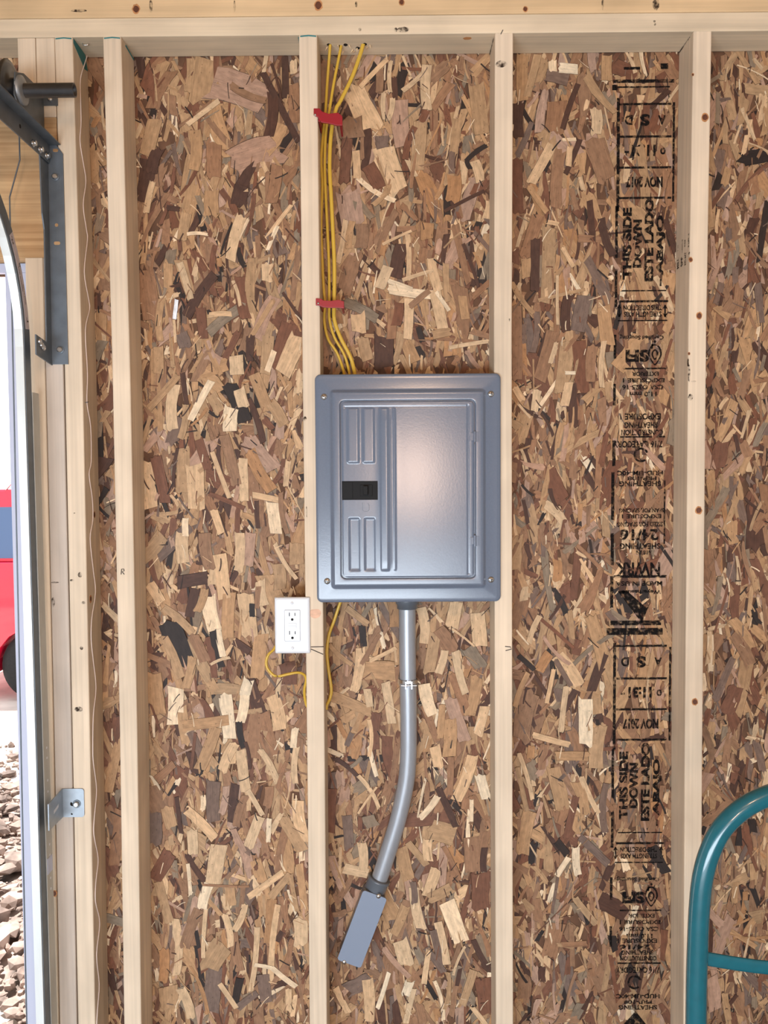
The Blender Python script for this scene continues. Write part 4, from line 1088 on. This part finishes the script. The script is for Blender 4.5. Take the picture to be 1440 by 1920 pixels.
# perforated angle behind the channel
pa = empty('perforated_angle', (tx(1)+.01, -.03, .06)); tag(pa, 'perforated grey steel angle between the door track and the jamb', 'angle iron')
zA = P(60, 684, -.03).z
MB().loops([[Vector((tx(z)+HW+.002+a, b, z)) for a, b in ((0, -.062), (.002, -.062), (.002, -.031), (.0, -.031))] for z in (.06, .6, 1.2, zA-.06)], True, True, False).obj('angle_leg', M['galvm'], pa)
for y in (1402, 1421, 1463, 1484, 1583, 1603, 1646, 1666):
    x = tx(P(83, y, -.02).z)+HW+.0042; c = P(84, y, -.045)
    MB().lathe((x-.0002, -.045, c.z), (1, 0, 0), [(0, .0028), (.0003, .0028)], 10).obj('hole', M['white'], pa)
c = P(90, 1620, -.045); c.x = tx(c.z)+HW+.0046; MB().box((c.x-.0006, -.060, c.z-.017), (c.x+.0002, -.034, c.z+.017)).obj('tape_patch', M['vinyl'], pa)
adopt(pa)
# jamb bracket lower down
jb = empty('jamb_bracket', P(118, 1505, 0)); tag(jb, 'small zinc angle bracket bolting the track to the jamb low on the left', 'bracket')
x0 = P(116, 1505, -.002).x; zt_, zb_ = P(135, 1478, 0).z, P(135, 1531, 0).z; x1 = P(158, 1505, -.002).x
MB().loops([rrect((x0+x1)/2, (zt_+zb_)/2, x1-x0, zt_-zb_, .006, y, 5) for y in (-.0003, -.0032)], True, True, False).obj('wall_plate', M['galv'], jb, bevel=.0005)
pf = PX(86, 1510, x0+.001)
MB().prism([(x0, -.001, zt_), (x0, -.001, zb_), (x0, -.080, zb_+.002), (x0, -.080, zt_-.004)], (.0026, 0, 0)).obj('side_plate', M['galv'], jb, bevel=.0005)
c = P(144, 1507, -.003); MB().lathe(c, (0, -1, 0), [(0, .009), (.0015, .009)], 20).obj('washer', M['galvd'], jb)
MB().lathe(c+Vector((0, -.0014, 0)), (0, -1, 0), [(0, .0065), (.005, .0065), (.006, .005)], 6).obj('bolt', M['zinc'], jb)
MB().cyl(P(136, 1507, -.0033), P(136, 1507, -.0036), .005, 14).obj('hole', M['hole'], jb)
MB().cyl(P(135, 1526, -.0033), P(135, 1526, -.0036), .0022, 10).obj('hole', M['hole'], jb)
zc = (zt_+zb_)/2; MB().prism([(x0+.0027, -.028, zc+.008), (x0+.0027, -.028, zc+.001), (x0+.0027, -.055, zc-.004), (x0+.0027, -.055, zc+.003)], (.0002, 0, 0)).obj('slot', M['white'], jb)
adopt(jb)
# sticker on the curve
stk = []
path2 = [q for q in TP if math.radians(4) < q[3] < math.radians(42)]
o = sweep([(HW+.0018, .012), (HW+.0024, .012), (HW+.0024, .029), (HW+.0018, .029)], 'sticker', M['label'], trk, path2)
def on_track(a, n_): a = math.radians(a); return Vector((tx(zk)+HW+.0026, YT-Rb*(1-math.cos(a))+math.cos(a)*n_, zk+Rb*math.sin(a)+math.sin(a)*n_))
for a, n_, s, w_, h_ in ((34, .017, '52\"', .016, .007), (22, .016, 'RESIDENTIAL TRACK', .05, .003), (9, .023, 'L', .010, .008), (26, .024, 'G', .008, .006), (17, .022, 'MADE IN USA', .04, .0028)):
    ar = math.radians(a); d = Vector((0, -math.sin(ar), math.cos(ar))); u = Vector((0, -math.cos(ar), -math.sin(ar)))
    place_text(s, on_track(a, n_), d, -u, w_, h_, M['pen'], 'sticker_text', o, .02)
adopt(trk)

# flag bracket: angle plate lagged to the stud, ear reaching the track
fbk = empty('flag_bracket', P(110, 480, 0)); tag(fbk, 'tall dark steel flag bracket bolted to the jamb at upper left', 'bracket')
zb0, zb1 = P(110, 683, -.003).z, P(105, 270, -.003).z
xa = lambda z: lerp(P(95.5, 680, -.003).x, P(88, 290, -.003).x, (z-zb0)/(zb1-zb0))
xb = lambda z: lerp(P(128, 680, -.003).x, P(118, 290, -.003).x, (z-zb0)/(zb1-zb0))
MB().add([(xa(zb0), -.0004, zb0), (xb(zb0), -.0004, zb0), (xb(zb1-.02), -.0004, zb1-.02), (xb(zb1)-.016, -.0004, zb1+.002), (xa(zb1), -.0004, zb1+.002),
          (xa(zb0), -.0034, zb0), (xb(zb0), -.0034, zb0), (xb(zb1-.02), -.0034, zb1-.02), (xb(zb1)-.016, -.0034, zb1+.002), (xa(zb1), -.0034, zb1+.002)],
         [(4, 3, 2, 1, 0), (5, 6, 7, 8, 9), (0, 1, 6, 5), (1, 2, 7, 6), (2, 3, 8, 7), (3, 4, 9, 8), (4, 0, 5, 9)]).obj('wall_plate', M['galvd'], fbk, bevel=.0005)
ze0, ze1 = zb0-.002, P(70, 628, -.05).z
def side(y, z): return (xa(z), y, z)
pr = [side(-.001, ze0), side(-.085, ze0+.012), side(-.085, ze1-.004), side(-.030, ze1-.012), side(-.030, P(83, 430, -.03).z), side(-.040, P(76, 400, -.04).z), side(-.048, zb1-.015), side(-.001, zb1)]
MB().prism(pr, (.0028, 0, 0)).obj('side_plate', M['galvd'], fbk, bevel=.0004)
for (x, y, hx_) in ((104, 332, 1), (113, 656, 1)):
    c = P(x, y, -.0036); MB().lathe(c, (0, -1, 0), [(0, .0085), (.0012, .0085)], 18).obj('washer', M['galvd'], fbk)
    MB().lathe(c+Vector((0, -.001, 0)), (0, -1, 0), [(0, .006), (.0055, .006), (.0065, .0045)], 6).obj('bolt', M['zinc'], fbk)
for (x, y, w_, h_) in ((104, 282, .011, .0065), (107, 456, .013, .007), (106, 422, .007, .007)):
    c = P(x, y, -.0036); MB().loops([rrect(c.x, c.z, w_, h_, h_*.45, yy, 4) for yy in (-.0035, -.0037)], True, True, False).obj('hole', M['header'], fbk)
for dy, dz in ((-.070, .012), (-.060, .006), (-.052, .002)):
    MB().lathe((xa(ze0)+.0028, dy, (ze0+ze1)/2+dz), (1, 0, 0), [(0, .006), (.004, .006), (.005, .004)], 6).obj('bolt', M['zinc'], fbk)
adopt(fbk)
# horizontal angle running into the room above the track
xh = xa(zb1)+.0035; zh = P(112, 270, -.004).z
ha = empty('horizontal_angle', (xh, -.3, zh)); tag(ha, 'dark steel angle iron running out from the flag bracket towards the ceiling', 'angle iron')
MB().box((xh, -1.25, zh-.040), (xh+.0025, -.004, zh)).obj('angle_leg', M['galvd'], ha)
MB().box((xh, -1.25, zh-.0025), (xh+.026, -.004, zh)).obj('angle_leg', M['galvd'], ha)
for k in range(3): MB().lathe((xh+.0028, -.022-.034*k, zh-.030), (1, 0, 0), [(0, .0075), (.0015, .0075), (.0016, .0055), (.0065, .0055)], 6).obj('bolt', M['zinc'], ha)
for k in range(10): MB().lathe((xh+.0026, -.15-.1*k, zh-.02), (1, 0, 0), [(0, .004), (.0003, .004)], 10).obj('hole', M['hole'], ha)
adopt(ha)

# torsion shaft, drum and end bearing plate
ys = -.115; s1 = P(140, 170, ys); s0 = P(40, 170, ys); zs = P(95, 169.5, ys).z
tub = empty('torsion_shaft', (s1.x-.2, ys, zs)); tag(tub, 'dark steel torsion shaft with cable drum at the top left corner', 'shaft')
MB().lathe((-3.0, ys, zs), (1, 0, 0), [(0, .0135), (s1.x+3.0, .0135), (s1.x+3.0, .0112), (s1.x+2.985, .0112)], 28).obj('shaft', M['steel'], tub)
xd = P(27, 165, ys).x
dp = [(0, .046), (.004, .048)]
for k in range(7): dp += [(.006+.005*k, .043), (.0085+.005*k, .0458)]
dp += [(.042, .043), (.044, .056), (.049, .057), (.051, .048), (.052, .024), (.062, .024), (.0625, .014)]
MB().lathe((xd-.055, ys, zs), (1, 0, 0), dp, 36).obj('cable_drum', M['steel'], tub)
ep = tub
xe = P(58, 170, -.06).x
MB().prism([(xe, -.001, zs+.045), (xe, -.10, zs+.040), (xe, -.14, zs+.025), (xe, -.145, zs-.02), (xe, -.11, zs-.045), (xe, -.001, zs-.055)], (.0028, 0, 0)).obj('bearing_plate', M['galvd'], ep, bevel=.0004)
MB().lathe((xe+.001, ys, zs), (1, 0, 0), [(0, .028), (.006, .028), (.008, .024), (.010, .0145)], 28).obj('bearing', M['galv'], ep)
c = P(95, 187, -.002); MB().box((xe, -.0032, c.z-.012), (P(108, 190, -.003).x, -.0004, c.z+.025)).obj('foot', M['galvd'], ep, bevel=.0004)
MB().lathe(c+Vector((0, -.0012, 0)), (0, -1, 0), [(0, .0052), (.004, .005), (.005, .003)], 6).obj('bolt', M['zinc'], ep)
adopt(ep)
p0 = P(24, 245, -.10); o = MB().tube([Vector((p0.x-.0, ys+.045, zs)), Vector((p0.x, -.07, P(22, 300, -.07).z)), Vector((P(18, 370, -.07).x, -.070, P(18, 370, -.07).z)), Vector((P(18, 370, -.07).x-.012, -.070, .25))], .0016, 8).obj('lift_cable', M['galvd'])
tag(o, 'thin dark lift cable hanging down from the drum at upper left', 'cable')

# vinyl stop trim round the outside of the opening
vt0, vt1 = P(24, 700, .05), P(57, 1900, .05)
jx = lambda z: lerp(vt1.x, vt0.x, (z-vt1.z)/(vt0.z-vt1.z))
jl0, jl1 = P(51.5, 700, 0), P(76.5, 1900, 0); jl = lambda z: lerp(jl1.x, jl0.x, (z-jl1.z)/(jl0.z-jl1.z))-.0006
dfr = MB()
L_ = [[Vector((jx(z)-.0085, .045, z)), Vector((jl(z), .045, z)), Vector((jl(z), .060, z)), Vector((jx(z)-.0085, .060, z))] for z in (0, .6, 1.2, 1.8, zh0-.021)]
o = dfr.loops(L_, True, True, False).obj('trim_1', M['vinyl']); tag(o, 'white vinyl stop trim down the right side of the garage opening', 'trim', kind='structure')
o = MB().box((-3.05, .045, zh0-.0205), (xl-.001, .060, zh0-.001)).obj('trim_2', M['vinyl']); tag(o, 'white vinyl stop trim under the header of the garage opening', 'trim', kind='structure')

# ------------------------------------------------------------------ hand truck
ht = empty('hand_truck', (P(1520, 1700, -.5).x, -.5, 0)); tag(ht, 'teal tubular steel hand truck standing at the lower right', 'hand truck')
YH = -.5
lp = [P(x, y, YH) for x, y in [(1305, 1925), (1306, 1850), (1308, 1780), (1311, 1710), (1317, 1650), (1330, 1600), (1352, 1556), (1385, 1522), (1425, 1498), (1470, 1484)]]
xc = P(1525, 1700, YH).x; topz = P(1525, 1476, YH).z
base = lp[0]; full = [Vector((base.x-.004, YH, .12)), Vector((base.x-.002, YH, .35))] + lp + [Vector((xc, YH, topz))]
right = [Vector((2*xc-p.x, YH, p.z)) for p in full[:-1]][::-1]
MB().tube(smooth_path(full+right, 6), .0163, 20, up=(0, -1, 0)).obj('frame_tube', M['green'], ht)
def cross(z, sag, nm='cross_bar', hh=.0115):
    a = full[3].x; b = 2*xc-a; pts = [Vector((lerp(a, b, t), YH+.003, z-sag*math.sin(PI*t))) for t in [i/12 for i in range(13)]]
    MB().tube(pts, .004, 12, rb=hh, up=(0, -1, 0)).obj(nm, M['green'], ht)
cross(P(1330, 1796, YH).z, .022); cross(.62, .0); cross(.35, .0)
MB().cyl((base.x-.05, YH-.09, .12), (2*xc-base.x+.05, YH-.09, .12), .009, 14).obj('axle', M['galvd'], ht)
for s in (-1, 1):
    wx = xc+s*(xc-base.x+.055)
    whl = MB().lathe((wx-.025, YH-.09, .12), (1, 0, 0), [(0, .07), (.002, .1), (.008, .115), (.016, .12), (.034, .12), (.042, .115), (.048, .1), (.05, .07)], 32).obj('wheel', M['rubber'], ht)
    MB().lathe((wx-.027, YH-.09, .12), (1, 0, 0), [(0, .02), (.004, .068), (.05, .068), (.054, .02)], 24).obj('hub', M['galv'], whl)
    MB().tube([(xc+s*(xc-base.x), YH, .30), (xc+s*(xc-base.x), YH-.09, .12), (xc+s*(xc-base.x), YH, .10)], .008, 10).obj('brace', M['green'], ht)
MB().prism([(base.x-.02, YH+.012, .03), (2*xc-base.x+.02, YH+.012, .03), (2*xc-base.x-.01, YH+.21, .004), (base.x+.01, YH+.21, .004)], (0, 0, -.004)).obj('toe_plate', M['green'], ht)
for s in (-1, 1): MB().box((xc+s*(xc-base.x)-.012, YH-.004, .0), (xc+s*(xc-base.x)+.012, YH+.014, .13)).obj('foot', M['green'], ht)
adopt(ht)

# ------------------------------------------------------------------ outside: ground, rubble, car
GZ = -.14
tag(MB().box((-16, .141, GZ-.2), (8, 30, GZ)).obj('ground', M['soil']), 'pale sunlit bare ground outside the garage opening', 'ground', kind='structure')
rr_ = random.Random(5); V_, F_ = [], []
ico = bmesh.new(); bmesh.ops.create_icosphere(ico, subdivisions=1, radius=1); iv = [v.co.copy() for v in ico.verts]; if_ = [tuple(v.index for v in f.verts) for f in ico.faces]; ico.free()
for i in range(6500):
    y = .5+3.4*rr_.random()**1.1; x = rr_.uniform(-3.6, -.8); s = .010*math.exp(rr_.gauss(.35, .65)); s = min(s, .07); n = len(V_)
    q = [rr_.uniform(.5, 1.4) for _ in range(3)]; a = rr_.uniform(0, 6.3); ph = [rr_.uniform(0, 6) for _ in range(3)]
    bump_h = .10*max(0, math.sin(y*2.1+x*1.7))*1.0
    for v in iv:
        k = 1+.22*math.sin(3.1*v.x+ph[0])*math.sin(3.7*v.y+ph[1])+.12*math.sin(6*v.z+ph[2]); px_, py_ = v.x*q[0]*k*s, v.y*q[1]*k*s
        V_.append((x+px_*math.cos(a)-py_*math.sin(a), y+px_*math.sin(a)+py_*math.cos(a), GZ+bump_h+s*.35+v.z*q[2]*k*s*.75))
    F_ += [tuple(j+n for j in f) for f in if_]
mb = MB(); mb.v = V_; mb.f = F_; mb.sm = [False]*len(F_)
N_ = 44
vs = [(-3.9+3.3*i/N_, .5+3.6*j/N_, GZ-.02+.10*max(0, math.sin((.5+3.6*j/N_)*2.1+(-3.9+3.3*i/N_)*1.7))) for j in range(N_+1) for i in range(N_+1)]
mb.add(vs, [(j*(N_+1)+i, j*(N_+1)+i+1, (j+1)*(N_+1)+i+1, (j+1)*(N_+1)+i) for j in range(N_) for i in range(N_)], True)
tag(mb.obj('rubble', M['clod'], fix=False), 'loose brown and pale clods of earth outside the opening at lower left', 'rubble', kind='stuff')

YV = 5.0; k0 = P(16, 1000, YV); 
def cz(py): return P(16, py, YV).z
wc = P(66, 1262, YV)                                   # rear wheel centre
wz = GZ+.29; xr = P(-150, 1000, YV).x                   # rear bumper
car = empty('car', (xr+2.3, YV+.9, GZ)); tag(car, 'red car parked outside beyond the garage opening at far left', 'car')
zbelt, zroof, zwin = cz(1055), cz(918), cz(945)
prof = [(xr, GZ+.45), (xr+.02, GZ+.75), (xr+.08, zbelt-.02), (xr+.12, zbelt), (xr+3.35, zbelt), (xr+4.35, zbelt-.12), (xr+4.62, zbelt-.30), (xr+4.68, GZ+.45), (xr+4.6, GZ+.28)]
def arch(cx, r=.315):
    return [(cx+r*math.cos(math.radians(a)), wz+r*math.sin(math.radians(a))) for a in range(-10, 191, 20)]
fwx = wc.x+2.75
prof += [(fwx+.33, GZ+.26)]+arch(fwx)+[(fwx-.33, GZ+.24), (wc.x+.33, GZ+.24)]+arch(wc.x)+[(wc.x-.33, GZ+.28), (xr+.1, GZ+.3)]
mb = MB(); mb.prism([(x, YV, z) for x, z in prof], (0, 1.85, 0)); mb.obj('body', M['carred'], car, bevel=.03)
cab = [(xr+.14, zbelt), (xr+.38, zwin+.03), (xr+.52, zroof), (xr+2.35, zroof), (xr+2.75, zwin-.02), (xr+3.35, zbelt)]
mb = MB(); n = len(cab)
lo = [Vector((x, YV+.05+.14*(z-zbelt)/(zroof-zbelt), z)) for x, z in cab]; hi = [Vector((x, YV+1.80-.14*(z-zbelt)/(zroof-zbelt), z)) for x, z in cab]
mb.add(lo+hi, [tuple(range(n))[::-1], tuple(range(n, 2*n))]+[(i, (i+1) % n, (i+1) % n+n, i+n) for i in range(n)]); mb.obj('cabin', M['carred'], car, bevel=.02)
def win(x0, x1, x2, x3):
    yy = lambda z: YV+.05+.14*(z-zbelt)/(zroof-zbelt)-.006
    q = [(x0, zbelt+.03), (x1, zbelt+.03), (x2, zwin-.03), (x3, zwin-.03)]
    MB().prism([(x, yy(z), z) for x, z in q], (0, .01, 0)).obj('side_window', M['glass'], car)
win(xr+.32, xr+1.2, xr+1.2, xr+.52); win(xr+1.27, xr+2.15, xr+2.12, xr+1.27); win(xr+2.22, xr+3.1, xr+2.65, xr+2.2)
MB().tube([(xr+.6, YV+.2, zroof), (xr+.65, YV+.2, zroof+.05), (xr+2.2, YV+.2, zroof+.05), (xr+2.25, YV+.2, zroof)], .014, 8).obj('roof_rail', M['chrome'], car)
MB().box((xr-.01, YV-.004, zbelt-.22), (xr+.10, YV+.2, zbelt-.03)).obj('tail_lamp', M['lamp'], car, bevel=.01)
for cx_ in (wc.x, fwx):
    for yv in (YV+.02, YV+1.62):
        wl = MB().lathe((cx_, yv, wz), (0, 1, 0), [(0, .16), (0, .23), (.02, .28), (.06, .29), (.16, .29), (.2, .28), (.22, .23), (.22, .16)], 36).obj('wheel', M['rubber'], car)
        MB().lathe((cx_, yv+.01, wz), (0, 1, 0), [(0, .04), (.02, .07), (.005, .15), (.03, .19), (.2, .19)], 24).obj('rim', M['chrome'], wl)
MB().box((xr+2.1, YV-.012, zbelt-.12), (xr+2.25, YV, zbelt-.09)).obj('door_handle', M['carred'], car, bevel=.003)
adopt(car)
